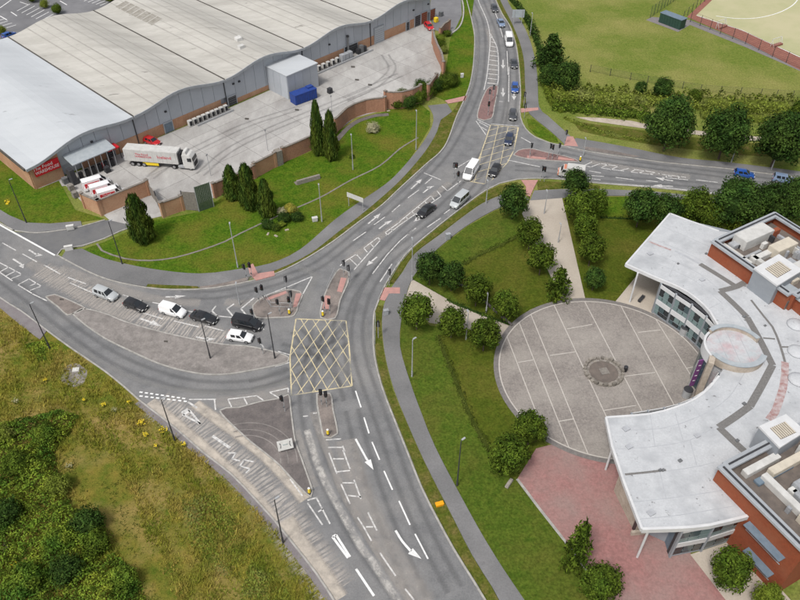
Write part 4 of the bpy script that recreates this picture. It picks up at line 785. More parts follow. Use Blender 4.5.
strip([(763, 338), (775, 339)], .3, 'gravel_grey', .017, 'roof_gutter'); strip([(781, 347), (798, 347)], .3, 'gravel_grey', .017, 'roof_gutter'); strip([(625, 474.5), (645, 472.5), (666, 470)], .3, 'gravel_grey', .012, 'roof_stain')
for px, py, w in ((650, 254, .9), (702, 280, .8), (744, 317, .5), (744, 404, .5), (697, 436, .7), (626, 429, .9), (651, 513, .9), (629, 447, .8), (706, 254, .4), (680, 461, .5), (678, 264, .35), (660, 470.5, .4), (663, 470.5, .4), (772, 300, .5), (765, 326, .35), (737, 441, .5)):
    c = G(px, py, ZR); m = MB(); m.box((c.x, c.y, ZR + .1), (w, w * .8, .2), .5); cb(m, 'roof_hatch', 'membrane_seam' if w > .6 else 'mid_metal', roof, bevel=.02)
# bubble rooflights at the right-hand edge
for px, py in ((797, 352), (798, 380), (796, 325)):
    c = G(px, py, ZR); m = MB(); m.loft([[(c.x + r * math.cos(2 * math.pi * i / 16), c.y + r * math.sin(2 * math.pi * i / 16), ZR + z) for i in range(16)] for r, z in ((1.35, .0), (1.3, .2), (.9, .42), (.35, .52))]); cb(m, 'dome_rooflight', 'membrane', roof, smooth=True)
# facades: bays of mullions, panels and panes
def facade(base, h0=.14, par=None, name='glazed_front', flip=1):
    f = empty(name, CO); f.parent = civic; f.location = (0, 0, 0)
    n = len(base) - 1; rows = ((.14, .45, 'zinc', 'sill'), (.45, 1.2, 'glass_mid', 'pane'), (1.2, 2.35, 'glass_dark', 'pane'), (2.35, 3.35, 'fascia_white', 'panel'), (3.35, 4.15, 'glass_teal', 'pane'), (4.15, 5.65, 'glass_mid', 'pane'), (5.65, 6.42, 'fascia_white', 'panel'))
    for i in range(n):
        a, b = base[i], base[i + 1]; d = (b - a).normalized(); L = (b - a).length; nn = Vector((d.y, -d.x, 0)) * flip
        rz = math.atan2(d.y, d.x)
        for z0, z1, mt, nm in rows:
            k = 3 if nm == 'pane' else 1
            for q in range(k):
                c = a + d * ((q + .5) * L / k); mm = mt
                if mt == 'glass_dark': mm = rnd.choice(['glass_dark', 'glass_dark', 'glass_mid', 'glass_teal'])
                if mt == 'glass_mid': mm = rnd.choice(['glass_dark', 'glass_mid', 'glass_dark', 'glass_teal'])
                proud = .12 if nm == 'panel' else 0
                m = MB(); m.box((c.x + nn.x * proud, c.y + nn.y * proud, (z0 + z1) / 2), (L / k - (.10 if k > 1 else .22), .1, z1 - z0 - .07), rz); cb(m, nm, mm, f)
        for z in (1.2, 2.35, 3.35, 4.15, 4.9, 5.65):
            c = (a + b) / 2; m = MB(); m.box((c.x - nn.x * .02, c.y - nn.y * .02, z), (L, .1, .09), rz); cb(m, 'transom', 'zinc', f)
    for p in base:
        m = MB(); m.box((p.x, p.y, 3.3), (.24, .42, 6.3), 0); cb(m, 'mullion', 'zinc', f)
    m = MB()
    P = [p - Vector((0, 0, 0)) for p in base]; A = offset_line(P, -.5 * flip * -1) ; B = offset_line(P, .8 * flip)
    A = offset_line(P, .18 * flip); B = offset_line(P, .7 * flip)
    m.loft([[(a.x, a.y, .12), (b.x, b.y, .12), (b.x, b.y, 6.44), (a.x, a.y, 6.44)] for a, b in zip(A, B)]); cb(m, 'backing_wall', 'dark_metal', f)
    return f
def pick(P, n):
    L = [0]
    for i in range(1, len(P)): L.append(L[-1] + (P[i] - P[i - 1]).length)
    out = []
    for k in range(n + 1):
        t = L[-1] * k / n; i = max(j for j in range(len(P)) if L[j] <= t + 1e-9); i = min(i, len(P) - 2); f = (t - L[i]) / max(1e-9, L[i + 1] - L[i]); out.append(P[i].lerp(P[i + 1], f))
    return out
fn = cr(GL([(652, 313), (670.6, 326.5), (687, 338), (701, 351.5), (707, 359)]), 1.0)
facade(pick(fn, 4), flip=1)
fs_ = cr(GL([(707, 402), (697, 416), (683, 427), (660, 436), (622, 443)]), 1.0); facade(pick(fs_, 7), flip=1)
fsouth = GL([(669, 557), (700, 551), (734, 540)]); f3 = facade(fsouth, name='south_front', flip=1)
m = MB(); a, b = G(664, 541), G(669, 557); m.loft([[(p.x, p.y, .1), (p.x + .4, p.y + .3, .1), (p.x + .4, p.y + .3, 6.44), (p.x, p.y, 6.44)] for p in (a, b)]); cb(m, 'return_wall', 'metal_blue')
# stone end walls and core
m = MB(); P = GL([(613.5, 491), (634, 533)]); A = P; B = offset_line(P, .7); m.loft([[(a.x, a.y, .1), (b.x, b.y, .1), (b.x, b.y, 6.44), (a.x, a.y, 6.44)] for a, b in zip(A, B)]); cb(m, 'stone_wall', 'stone_tan')
m = MB(); P = [G(634, 533), G(641, 531)]; B = offset_line(P, .6); m.loft([[(a.x, a.y, .1), (b.x, b.y, .1), (b.x, b.y, 6.44), (a.x, a.y, 6.44)] for a, b in zip(P, B)]); cb(m, 'end_window', 'glass_dark')
m = MB(); c = G(638, 534.5); m.box((c.x, c.y, .5), (2.0, .35, .7), .1); cb(m, 'stone_sill', 'stone_tan')
m = MB(); P = GL([(653, 312), (676, 287)]); B = offset_line(P, -.6); m.loft([[(a.x, a.y, .1), (b.x, b.y, .1), (b.x, b.y, 6.44), (a.x, a.y, 6.44)] for a, b in zip(P, B)]); cb(m, 'stone_wall', 'stone_tan')
core = GL([(672, 300), (700, 330), (712, 352), (712, 400), (697, 424), (640, 452), (620, 494), (640, 531), (666, 543), (700, 546), (735, 535), (830, 520), (830, 300), (730, 262), (690, 252)])
m = MB(); m.prism(core, .12, 6.43); cb(m, 'wall_core', 'zinc')
# slim round columns
for a, b in (((629.5, 302.5), 6.5), ((637, 557.5), 6.45), ((605.5, 470), 6.45)):
    p = G(*a); m = MB(); m.tube((p.x, p.y, .1), (p.x, p.y, b), .15, n=10); cb(m, 'column', 'fascia_white')
# drum
DX, DY = drumc.x, drumc.y; DRr = 4.1
def ringwall(r0, r1, z0, z1, a0, a1, name, mat, n=18, par=civic):
    m = MB(); m.loft([[(DX + r * math.cos(t), DY + r * math.sin(t), z) for r, z in ((r0, z0), (r1, z0), (r1, z1), (r0, z1))] for t in [a0 + (a1 - a0) * i / n for i in range(n + 1)]]); return cb(m, name, mat, par)
drum = MB(); drum.loft([[(DX + r * math.cos(2 * math.pi * i / 40), DY + r * math.sin(2 * math.pi * i / 40), z) for i in range(40)] for r, z in ((DRr - .3, .12), (DRr - .3, ZR + .5), (DRr - .9, ZR + .52))]); dr = cb(drum, 'rotunda', 'drum_roof')
d1 = ringwall(DRr - .35, DRr + .1, ZR - .2, ZR + 1.15, R(20), R(130), 'parapet', 'stone_tan', par=dr); ringwall(DRr - .45, DRr + .2, ZR + 1.152, ZR + 1.28, R(20), R(130), 'parapet_coping', 'coping_blue', par=dr)
d2 = ringwall(DRr - .35, DRr + .1, ZR - .2, ZR + 1.15, R(205), R(330), 'parapet', 'stone_tan', par=dr); ringwall(DRr - .6, DRr + .2, ZR + 1.152, ZR + 1.28, R(205), R(330), 'parapet_coping', 'coping_blue', par=dr)
ringwall(DRr - .2, DRr + .12, ZR - 1.0, ZR + .75, R(130.5), R(204.5), 'front_screen', 'fascia_white', par=dr)
for t in (138, 152, 166, 180, 194):
    m = MB(); c = Vector((DX + (DRr + .0) * math.cos(R(t)), DY + (DRr + .0) * math.sin(R(t)), 0)); m.box((c.x, c.y, 3.1), (.12, .95, 5.8), R(t)); cb(m, 'pane', 'glass_mid', dr)
m = MB(); w0 = Vector((DX + DRr * math.cos(R(212)), DY + DRr * math.sin(R(212)), 0)); w1 = G(697, 408); P = [w0, w1]; B = offset_line(P, -.8); m.loft([[(a.x, a.y, .1), (b.x, b.y, .1), (b.x, b.y, ZR + 1.1), (a.x, a.y, ZR + 1.1)] for a, b in zip([w0, w0.lerp(w1, .55)], [B[0], B[0].lerp(B[1], .55)])]); cb(m, 'stone_pier', 'stone_tan', dr)
for q in range(3):
    m = MB(); m.box((DX - 1.6 + q * 1.6, DY, ZR + .535), (.06, 6.4 - abs(q - 1) * .9, .02)); cb(m, 'roof_seam', 'membrane_seam', dr)
# purple banner and the planter at its foot
p0 = G(687.5, 388); d = Vector((1, .25, 0)).normalized()
t = thing('banner', 'tall purple vertical banner beside the rotunda entrance', 'banner', p0, math.atan2(d.y, d.x))
m = MB(); m.box((.5, 0, 3.2), (.8, .14, 5.6)); m.build('panel', 'purple', t); m = MB(); m.tube((0, 0, 0), (0, 0, 6.0), .07); m.build('pole', 'galvanised', t); m = MB(); m.tube((1.0, 0, 0), (1.0, 0, 6.0), .07); m.build('pole', 'galvanised', t)
for q in range(4):
    m = MB(); m.box((.5, -.09, 4.9 - q * 1.1), (.35, .03, .12)); m.build('white_mark', 'sign_white', t)
for px, py, lab in ((686, 396, 'dark-topped cylindrical bin at the foot of the purple banner'), (683, 334, 'pale grey cylindrical pillar bin in front of the glazed entrance')):
    t = thing('litter_bin', lab, 'bin', G(px, py, .14)); m = MB(); m.tube((0, 0, 0), (0, 0, 1.5), .62, .66, 16); m.build('drum', 'galvanised', t); m = MB(); m.tube((0, 0, 1.5), (0, 0, 1.66), .7, .6, 16); m.build('cap', 'dark_metal', t)
# red brick blocks with plant decks
def block(A, B, C, z1, deck, name, along):
    """corner A, edges A->B and A->C at parapet height"""
    A, B, C = [Vector((p.x, p.y, 0)) for p in (A, B, C)]; u = B - A; v = C - A; quad = [A, B, B + v, C]; m = MB(); ctr = (A + B + v + C) / 4
    inn = [ctr + (p - ctr) * 1.0 for p in quad]
    f = empty(name, (0, 0, 0)); f.parent = civic
    for i in range(4):
        a, b = quad[i], quad[(i + 1) % 4]; nn = (ctr - (a + b) / 2); dd = (b - a).normalized(); nn = Vector((-dd.y, dd.x, 0)); nn = nn if nn.dot(ctr - a) > 0 else -nn
        m = MB(); a1, b1 = a + dd * .0, b
        m.loft([[(p.x, p.y, .1), (p.x + nn.x * .5, p.y + nn.y * .5, .1), (p.x + nn.x * .5, p.y + nn.y * .5, z1 - .35 - .004 * i), (p.x, p.y, z1 - .35 - .004 * i)] for p in (a, b)]); cb(m, 'brick_wall', 'brick_red', f)
        m = MB(); q = nn * 1.0
        m.loft([[(p.x - nn.x * .15, p.y - nn.y * .15, z1 - .33 - .003 * i), (p.x + q.x, p.y + q.y, z1 - .33 - .003 * i), (p.x + q.x, p.y + q.y, z1 - .003 * i), (p.x - nn.x * .15, p.y - nn.y * .15, z1 - .003 * i)] for p in (a, b)]); cb(m, 'parapet', 'trim_grey', f)
        m = MB(); q0, q1 = nn * .35, nn * .55
        m.loft([[(p.x + q0.x, p.y + q0.y, z1 + .01), (p.x + q1.x, p.y + q1.y, z1 + .01), (p.x + q1.x, p.y + q1.y, z1 + .16), (p.x + q0.x, p.y + q0.y, z1 + .16)] for p in (a + dd * .4, b - dd * .4)]); cb(m, 'parapet_rail', 'dark_metal', f)
    m = MB(); m.prism([ctr + (p - ctr) * .97 for p in quad], .12, deck); cb(m, 'deck', 'deck_brown', f)
    return f, A, u, v
zb = 10.2
nb, NA, NU, NV = block(G(715, 239, zb), G(715 + 78, 239 + 54, zb), G(775, 212, zb), zb, 8.7, 'brick_block', 0)
sb, SA, SU, SV = block(G(723.5, 463, zb), G(810, 549, zb), G(812, 417, zb), zb, 8.7, 'brick_block', 0)
def unit(par, A, u, v, a, b, la, lb, z0, h, mat, name='air_handler', bevel=.05):
    uu, vv = u.normalized(), v.normalized(); c = A + uu * a + vv * b; m = MB(); m.box((c.x, c.y, z0 + h / 2), (la, lb, h), math.atan2(uu.y, uu.x)); return cb(m, name, mat, par, bevel=bevel)
for (a, b, la, lb, h, mt, nm) in ((2.3, 6.6, 2.6, 6.6, 1.9, 'plant_white', 'air_handler'), (6.8, 8.2, 2.0, 4.6, 1.8, 'plant_cream', 'air_handler'), (6.2, 4.2, 1.0, 4.2, .9, 'plant_white', 'duct'), (7.6, 2.8, 4.5, .8, .9, 'plant_white', 'duct'), (3.5, 1.6, 6.0, .6, .5, 'plant_white', 'cable_tray'), (9.6, 10.0, 1.6, 1.8, 1.3, 'plant_grey', 'condenser'), (9.8, 6.6, 1.4, 1.4, 1.1, 'plant_grey', 'fan_unit'), (12.2, 7.2, 3.2, 4.0, 1.6, 'plant_white', 'air_handler'), (1.9, 2.8, 1.2, 1.6, .8, 'plant_grey', 'pump'), (8.4, 5.2, 1.2, 1.2, .7, 'plant_white', 'fan_unit'), (3.4, 10.6, .8, 1.6, 1.6, 'brick_red', 'chimney'), (7.5, 11.2, 9.0, .5, .6, 'plant_grey', 'duct'), (12.5, 3.6, 1.5, 1.5, 1.0, 'plant_cream', 'duct'), (5.0, 3.0, .5, 5.0, .5, 'galvanised', 'pipe')):
    unit(nb, NA, NU, NV, a, b, la, lb, 8.7, h, mt, nm)
for (a, b, la, lb, h, mt, nm) in ((1.9, 4.6, .9, 5.6, .9, 'plant_white', 'duct'), (3.4, 5.2, .9, 5.8, .4, 'metal_blue', 'cable_tray'), (3.3, 7.6, 1.0, 6.2, 1.1, 'plant_cream', 'duct'), (6.4, 3.6, 6.6, .9, 1.0, 'plant_white', 'duct'), (6.6, 6.4, 2.0, 2.0, 1.3, 'plant_grey', 'fan_unit'), (9.2, 7.2, 4.0, 2.4, 1.5, 'plant_cream', 'air_handler'), (11.2, 3.4, 4.6, 1.7, 1.3, 'plant_cream', 'air_handler'), (8.4, 5.2, 4.4, .9, .8, 'plant_grey', 'duct'), (5.6, 9.4, 2.0, 1.6, 1.5, 'plant_white', 'air_handler'), (13.0, 6.2, 3.4, 1.4, 1.2, 'plant_grey', 'condenser'), (10.2, 10.2, 3.0, 2.4, 1.4, 'plant_white', 'air_handler'), (13.6, 8.8, 2.6, 1.8, 1.0, 'plant_cream', 'duct'), (6.2, 5.0, .8, .8, .8, 'plant_white', 'valve_box'), (3.2, 10.8, 1.8, 1.6, 1.6, 'plant_white', 'tank'), (14.8, 2.2, 4.0, .6, .5, 'plant_white', 'duct'), (8.0, 12.0, 1.2, 3.0, 1.6, 'plant_grey', 'air_handler')):
    unit(sb, SA, SU, SV, a, b, la, lb, 8.7, h, mt, nm)
for A, U, V, f in ((NA, NU, NV, nb), (SA, SU, SV, sb)):
    for q in range(10):
        unit(f, A, U, V, 2 + rnd.random() * 13, 2 + rnd.random() * 8, .3 + rnd.random() * .9, .3 + rnd.random() * .9, 8.7, .4 + rnd.random() * .9, rnd.choice(['plant_grey', 'galvanised', 'plant_white', 'dark_metal']), 'plant_box', .02)
# louvred towers
def tower(c4, z1, z0, name='louvre_tower'):
    Q = GL(c4, z1); f = empty(name, (0, 0, 0)); f.parent = civic; ctr = sum(Q, Vector()) / 4
    m = MB(); m.prism([ctr + (p - ctr) * .97 for p in Q], z0, z1 - .3); cb(m, 'tower_wall', 'zinc', f)
    m = MB(); m.prism(Q, z1 - .3, z1); cb(m, 'tower_roof', 'fascia_white', f)
    a, b, d = Q[0], Q[1], Q[3]; u = b - a; v = d - a
    m = MB(); m.prism([a + u * .24 + v * .22, a + u * .76 + v * .22, a + u * .76 + v * .78, a + u * .24 + v * .78], z1 + .0, z1 + .03); cb(m, 'louvre_recess', 'deck_brown', f)
    for k in range(8):
        p = a + u * .5 + v * (.25 + .07 * k); m = MB(); m.box((p.x, p.y, z1 + .08), (u.length * .5, v.length * .035, .1), math.atan2(u.y, u.x)); cb(m, 'louvre_blade', 'plant_cream', f)
tower([(754, 268), (777.5, 285.5), (803, 270), (779, 254)], 11.0, 6.9); tower([(759, 426), (780, 447.5), (806, 431), (786, 414)], 11.2, 6.9)
# blue-grey lean-to roof and brick strip right of the first tower
m = MB(); Q = GL([(781, 287), (800, 301), (830, 322), (830, 312), (800, 290), (786, 281)], 9.4); m.prism(Q, 9.2, 9.4); cb(m, 'lean_to_roof', 'coping_blue')
m = MB(); Q = GL([(777, 297), (800, 316), (830, 340), (835, 330), (800, 306), (780, 290)], 7.0); m.prism(Q, 6.9, 9.2); cb(m, 'brick_wall', 'brick_red')
# hooded ribbon windows on the brick face
su = SU.normalized(); nrm = Vector((su.y, -su.x, 0)); nrm = nrm if nrm.dot(SV) < 0 else -nrm
for zz, a0, a1 in ((5.0, 6.2, 11.0), (1.3, 7.6, 11.0)):
    mid = SA + su * ((a0 + a1) / 2); L = a1 - a0; rz = math.atan2(su.y, su.x)
    w = MB(); c = mid + nrm * .1; w.box((c.x, c.y, zz + .75), (L, .2, 1.5), rz); wo = cb(w, 'ribbon_window', 'metal_blue', sb)
    for k in range(3):
        c = SA + su * (a0 + (k + .5) * L / 3) + nrm * .24; w = MB(); w.box((c.x, c.y, zz + .7), (L / 3 - .12, .08, 1.1), rz); cb(w, 'pane', 'glass_pale', wo)
    w = MB(); c = mid + nrm * .75; w.box((c.x, c.y, zz + 1.55), (L + .4, 1.5, .14), rz); cb(w, 'hood', 'metal_blue', wo)
    w = MB(); c = mid + nrm * .3; w.box((c.x, c.y, zz - .06), (L + .2, .5, .1), rz); cb(w, 'sill', 'coping_blue', wo)
# fountain ring
fc = G(603.5, 372.5); ft = thing('stone_ring', 'broken ring of stones round a square slab in the middle of the plaza', 'fountain', (fc.x, fc.y, .14))
stones = MB(); stones.box((0, 0, .5), (.85, .5, .5)); 
sh = [MB().box((0, 0, .12), (.62, .42, .28), top=(.85, .85)).build('stone', 'stone_block', ft, bevel=.04) for _ in range(1)][0]
ns = 26
for k in range(ns):
    a = 2 * math.pi * k / ns; o = sh if k == 0 else sh.copy()
    if k: COL.objects.link(o); o.parent = ft
    r = 2.75 + .08 * rnd.random(); o.location = (r * math.cos(a), r * math.sin(a), 0); o.rotation_euler = (0, 0, a + 1.57 + rnd.uniform(-.15, .15)); o.scale = (rnd.choice([.8, 1, 1.1]), 1.2, rnd.choice([1.4, 1.8, 1.0, 2.2]))
for k in range(14):
    a = 2 * math.pi * k / 14 + .2; o = sh.copy(); COL.objects.link(o); o.parent = ft; r = 2.3; o.location = (r * math.cos(a), r * math.sin(a), -.06); o.rotation_euler = (0, 0, a + 1.57 + rnd.uniform(-.2, .2)); o.scale = (.9, .8, .6)
m = MB(); m.prism(arc(0, 0, 2.2, 0, 2 * math.pi, 24)[:-1], 0, .03); m.build('paved_disc', 'deck_brown', ft); m = MB(); m.box((.1, .1, .06), (1.3, 1.3, .12), .25); m.build('centre_slab', 'timber_grey', ft, bevel=.02)
t = thing('litter_bin', 'small black bin standing beside the stone ring', 'bin', G(625, 371, .14)); m = MB(); m.tube((0, 0, 0), (0, 0, .95), .27, .3, 12); m.build('drum', 'plastic_black', t); m = MB(); m.tube((0, 0, .95), (0, 0, 1.05), .33, .25, 12); m.build('cap', 'dark_metal', t)
t = thing('bench', 'dark bench on the tan paving under the roof tip', 'bench', G(641, 300, .14), R(50))
for y in (-.2, 0, .2):
    m = MB(); m.box((0, y, .45), (1.8, .16, .06)); m.build('seat_slat', 'dark_metal', t)
for x in (-.7, .7):
    m = MB(); m.box((x, 0, .21), (.08, .5, .42)); m.build('leg', 'dark_metal', t)
# ------------------------------------------------------------------ foliage meshes
def leaf_mesh(name, pos, nrm, size, mat, rg, core=None, asp=1.0, tint=None):
    """one small diamond-shaped face per leaf"""
    n = len(pos); nrm = nrm / np.maximum(1e-6, np.linalg.norm(nrm, axis=1))[:, None]
    t = np.cross(nrm, rg.normal(size=(n, 3))); t /= np.maximum(1e-6, np.linalg.norm(t, axis=1))[:, None]; b = np.cross(nrm, t)
    s = (size * rg.uniform(.6, 1.25, n))[:, None]; bend = nrm * s * .22
    V = np.stack([pos - t * s * asp, pos + b * s * .55 - bend, pos + t * s * asp, pos - b * s * .55 - bend], 1).reshape(-1, 3)
    tn = rg.random(n) if tint is None else tint; tn = np.repeat(tn, 4); F = np.arange(4 * n).reshape(-1, 4); fl = 4
    if core is not None:
        cv, cf = core; k = len(V); V = np.vstack([V, cv]); tn = np.concatenate([tn, np.full(len(cv), .3)])
    me = bpy.data.meshes.new(name); faces = F.tolist() + ([[i + k for i in f] for f in core[1]] if core is not None else [])
    me.from_pydata(V.tolist(), [], faces); me.materials.append(MATS[mat])
    a = me.attributes.new('tint', 'FLOAT', 'POINT'); a.data.foreach_set('value', tn.astype(np.float32))
    return me
def ico(r, sub=2, rg=None, jit=.12, sq=(1, 1, 1), off=(0, 0, 0)):
    bm = bmesh.new(); bmesh.ops.create_icosphere(bm, subdivisions=sub, radius=1); v = np.array([x.co[:] for x in bm.verts]); f = [[q.index for q in x.verts] for x in bm.faces]; bm.free()
    if rg is not None: v = v * (1 + rg.normal(size=(len(v), 1)) * jit)
    return v * r * np.array(sq) + np.array(off), f
def crown_round(seed, r, h, n_clump, per, leaf, mat, cr_=.34):
    """crown centred on the origin, radius r, half-height h"""
    rg = np.random.default_rng(seed); d = rg.normal(size=(n_clump, 3)); d /= np.linalg.norm(d, axis=1)[:, None]; d[:, 2] = np.where(d[:, 2] < -.55, -d[:, 2], d[:, 2])
    rad = rg.uniform(.70, 1.02, n_clump) * (1 + .15 * np.sin(d[:, 0] * 5 + seed) * np.cos(d[:, 1] * 4 + seed * 2))
    C = d * rad[:, None]; cs = rg.uniform(.6, 1.5, n_clump) * cr_
    idx = np.repeat(np.arange(n_clump), per); g = rg.normal(size=(len(idx), 3)); g /= np.linalg.norm(g, axis=1)[:, None]
    p = C[idx] * .82 + g * (cs[idx] * rg.uniform(.55, 1, len(idx)) ** .5)[:, None] * .78
    nr = g * 1.0 + d[idx] * .5 + rg.normal(size=g.shape) * .45 + np.array([0, 0, .25])
    sc_ = np.array([r, r, h]); tn = np.clip(rg.normal(.5, .22, len(idx)) + (rg.random(n_clump)[idx] - .5) * .5, 0, 1)
    return leaf_mesh('crown', p * sc_, nr, leaf, mat, rg, core=ico(.66, 2, rg, .12, sc_), tint=tn)
def crown_column(seed, r, h, n, leaf, mat, pw=.62):
    """upright conifer from z=0 to z=h, widest low down"""
    rg = np.random.default_rng(seed); t = rg.beta(1.1, 1.25, n); a = rg.uniform(0, 2 * np.pi, n)
    prof = (np.minimum(1, (t + .03) * 5) ** .6) * (1 - t) ** pw
    lump = 1 + .20 * np.sin(a * 4 + t * 17 + seed) + .09 * np.sin(a * 9 - t * 31)
    rr = r * prof * lump * rg.uniform(.78, 1.14, n); p = np.stack([rr * np.cos(a), rr * np.sin(a), t * h], 1)
    nr = np.stack([np.cos(a), np.sin(a), np.full(n, .5)], 1) + rg.normal(size=(n, 3)) * .5
    zs = np.linspace(0, .96, 9); cv = []; 
    for z in zs:
        q = .78 * r * (min(1, (z + .03) * 5) ** .6) * (1 - z) ** pw
        cv += [(q * math.cos(k * .785), q * math.sin(k * .785), z * h) for k in range(8)]
    cf = [[j * 8 + k, j * 8 + (k + 1) % 8, (j + 1) * 8 + (k + 1) % 8, (j + 1) * 8 + k] for j in range(8) for k in range(8)]
    return leaf_mesh('crown', p, nr, leaf, mat, rg, core=(np.array(cv), cf), asp=1.3)
def crown_layered(seed, r, h, mat, leaf=.16, tiers=9, arms=11, per=26):
    """open conifer or young tree: separate drooping branches"""
    rg = np.random.default_rng(seed); P = []; Nn = []
    for k in range(tiers):
        z = h * (.08 + .9 * k / tiers); L = r * (1 - k / tiers) ** .8 + .15
        for j in range(arms):
            a = 2 * np.pi * (j + rg.random() * .8) / arms + k; l = L * rg.uniform(.65, 1.12); u = rg.random(per) ** .7
            w = .22 * l * rg.normal(size=per) * (1 - u * .5)
            x = u * l; zz = z + x * .12 - x * x * .10 + rg.normal(size=per) * .10
            P.append(np.stack([x * np.cos(a) - w * np.sin(a), x * np.sin(a) + w * np.cos(a), zz], 1)); Nn.append(rg.normal(size=(per, 3)) * .7 + np.array([np.cos(a) * .4, np.sin(a) * .4, .7]))
    return leaf_mesh('crown', np.vstack(P), np.vstack(Nn), leaf, mat, rg, asp=1.4)
def trunk_mesh(h, r, limbs=5, seed=1, spread=.5):
    rg = random.Random(seed); m = MB(); m.tube((0, 0, -.05), (0, 0, h), r, r * .5, 8)
    for k in range(limbs):
        a = 2 * math.pi * k / limbs + rg.random(); z = h * rg.uniform(.45, .8); L = spread * rg.uniform(.7, 1.2); m.tube((0, 0, z), (math.cos(a) * L, math.sin(a) * L, z + L * .9), r * .42, r * .15, 6)
    o = m.build('trunk', 'bark'); me = o.data; bpy.data.objects.remove(o); return me
CR = {('round', i): crown_round(20 + i, 1, 1.0, 95, 46, .075, 'leaf_tree') for i in range(6)}
CR.update({('dark', i): crown_round(50 + i, 1, .95, 110, 46, .068, 'leaf_dark') for i in range(4)})
CR.update({('big', i): crown_round(30 + i, 1, .95, 170, 52, .048, 'leaf_dark', .26) for i in range(2)})
CR.update({('bright', i): crown_round(40 + i, 1, 1.0, 90, 46, .080, 'leaf_bright') for i in range(2)})
CR[('column', 0)] = crown_column(1, 1, 1, 4600, .06, 'leaf_conifer', .42); CR[('column', 1)] = crown_column(2, 1, 1, 4600, .06, 'leaf_conifer', .34)
CR[('spruce', 0)] = crown_layered(3, 1, 2.2, 'leaf_dark', .085); CR[('young', 0)] = crown_layered(4, 1, 2.1, 'leaf_tree', .10, 8, 8, 20)
TR = [trunk_mesh(1, .045, 6, i, .35) for i in range(3)]
def tree(px, py, rpx, kind, lab, asp=1.0, grp=None, name='tree', cat='tree', clear=.35):
    """px, py = middle of the crown in the photograph, rpx its half-width in pixels"""
    ppm = (FOC * _s + (py - 300) * _c) / (CAMH - 3.5); asp *= 1.08; r = rpx * 1.10 / ppm; hz = r * asp; zc = hz + r * clear
    base = G(px, py, zc); base.z = 0.0; v = [k for k in CR if k[0] == kind]; key = v[tree.n % len(v)]; tree.n += 1
    t = thing(name, lab, cat, base, rnd.uniform(0, 6.28), grp)
    c = link('crown', CR[key], t); c.location = (0, 0, zc); c.scale = (r * rnd.uniform(.92, 1.08), r * rnd.uniform(.88, 1.06), hz * rnd.uniform(.92, 1.12)); c.rotation_euler = (rnd.uniform(-.2, .2), rnd.uniform(-.2, .2), 0)
    k = link('trunk', TR[tree.n % 3], t); k.scale = (max(r, 1.6),) * 2 + (zc + hz * .2,)
    return t
tree.n = 0
def conifer(bx, by, tx, ty, wpx, kind, lab, name='conifer', cat='conifer'):
    """base and tip pixels"""
    b = G(bx, by); # height from the tip seen above the base
    dirr = None; h = 1.0
    D = Vector((tx - 400, FOC * _c - (ty - 300) * _s, -FOC * _s - (ty - 300) * _c)); k = b.y / D.y; h = max(1.5, CAMH + D.z * k)
    ppm = (FOC * _s + (by - 300) * _c) / CAMH; r = wpx * 1.08 / ppm
    t = thing(name, lab, cat, b, rnd.uniform(0, 6)); key = (kind, tree.n % 2) if (kind, 1) in CR else (kind, 0); tree.n += 1
    c = link('crown', CR[key], t); c.scale = (r, r, h if kind == 'column' else h / 2.2); c.location = (0, 0, .1)
    k = link('trunk', TR[0], t); k.scale = (1.5, 1.5, h * .7)
    return t
GA = 'round trees beside the civic building'
for a in ((514, 201, 14, 'dark', 'round dark tree at the roadside, top of the pale north path'), (531, 233, 13, 'round', 'round tree left of the pale north path, second from the road'), (542, 258, 14, 'round', 'round tree left of the pale north path, third from the road'),
          (430, 267, 15, 'dark', 'round dark tree by the footpath fork, leftmost of the row above the tan path'), (452, 275.5, 13, 'dark', 'round dark tree second in the row above the tan path'), (477, 290, 14, 'round', 'round tree third in the row above the tan path'), (506, 306, 14, 'round', 'round tree at the plaza rim, last in the row above the tan path'),
          (417, 311, 16, 'round', 'round tree by the footpath, first of three below the tan path'), (452, 322, 14, 'round', 'middle one of three round trees below the tan path'), (485, 333, 16, 'round', 'round tree nearest the plaza of three below the tan path'),
          (576, 183, 13, 'dark', 'round dark tree beside the white and orange van'), (581, 207, 15, 'round', 'broad round tree right of the pale north path, near the road'), (596, 203, 12, 'round', 'tree half hidden behind the broad tree right of the pale path'), (586, 226, 12, 'round', 'round tree right of the pale north path, midway down'), (592, 250, 13, 'round', 'round tree right of the pale north path, lower half'), (595, 278, 10.5, 'dark', 'small dark tree right of the pale north path, nearest the plaza'),
          (531, 428, 17, 'round', 'round tree overlapping the lower left rim of the plaza'), (508, 455, 20, 'round', 'large round tree below the plaza, at the corner of the pink paving'), (602, 583, 20, 'round', 'round tree on the pink forecourt at the bottom edge'), (732, 568, 20, 'round', 'large round tree in front of the brick block windows'), (769, 599, 15, 'bright', 'bright green tree at the bottom right, cut by the frame'),
          (642, 206, 16, 'dark', 'dark round tree south of the east road, leftmost of the row'), (668, 210, 15, 'dark', 'dark round tree second in the row south of the east road'), (697, 208, 16, 'round', 'round tree above the roof tip, third in the row south of the east road'), (711, 219, 12, 'round', 'small tree tucked against the civic roof edge'), (738, 222, 12, 'bright', 'bright green bush-like tree at the corner of the brick block'),
          (798, 200, 19, 'dark', 'dark tree at the right edge, south of the east road'), (770, 228, 12, 'dark', 'dark tree right behind the brick block parapet')):
    tree(*a[:5], grp=GA, asp=1.05)
tree(739, 202, 26, 'big', 'biggest broad dark tree south of the east road', .85, GA); tree(777, 203, 22, 'big', 'broad dark tree right of the biggest one south of the east road', .9, GA)
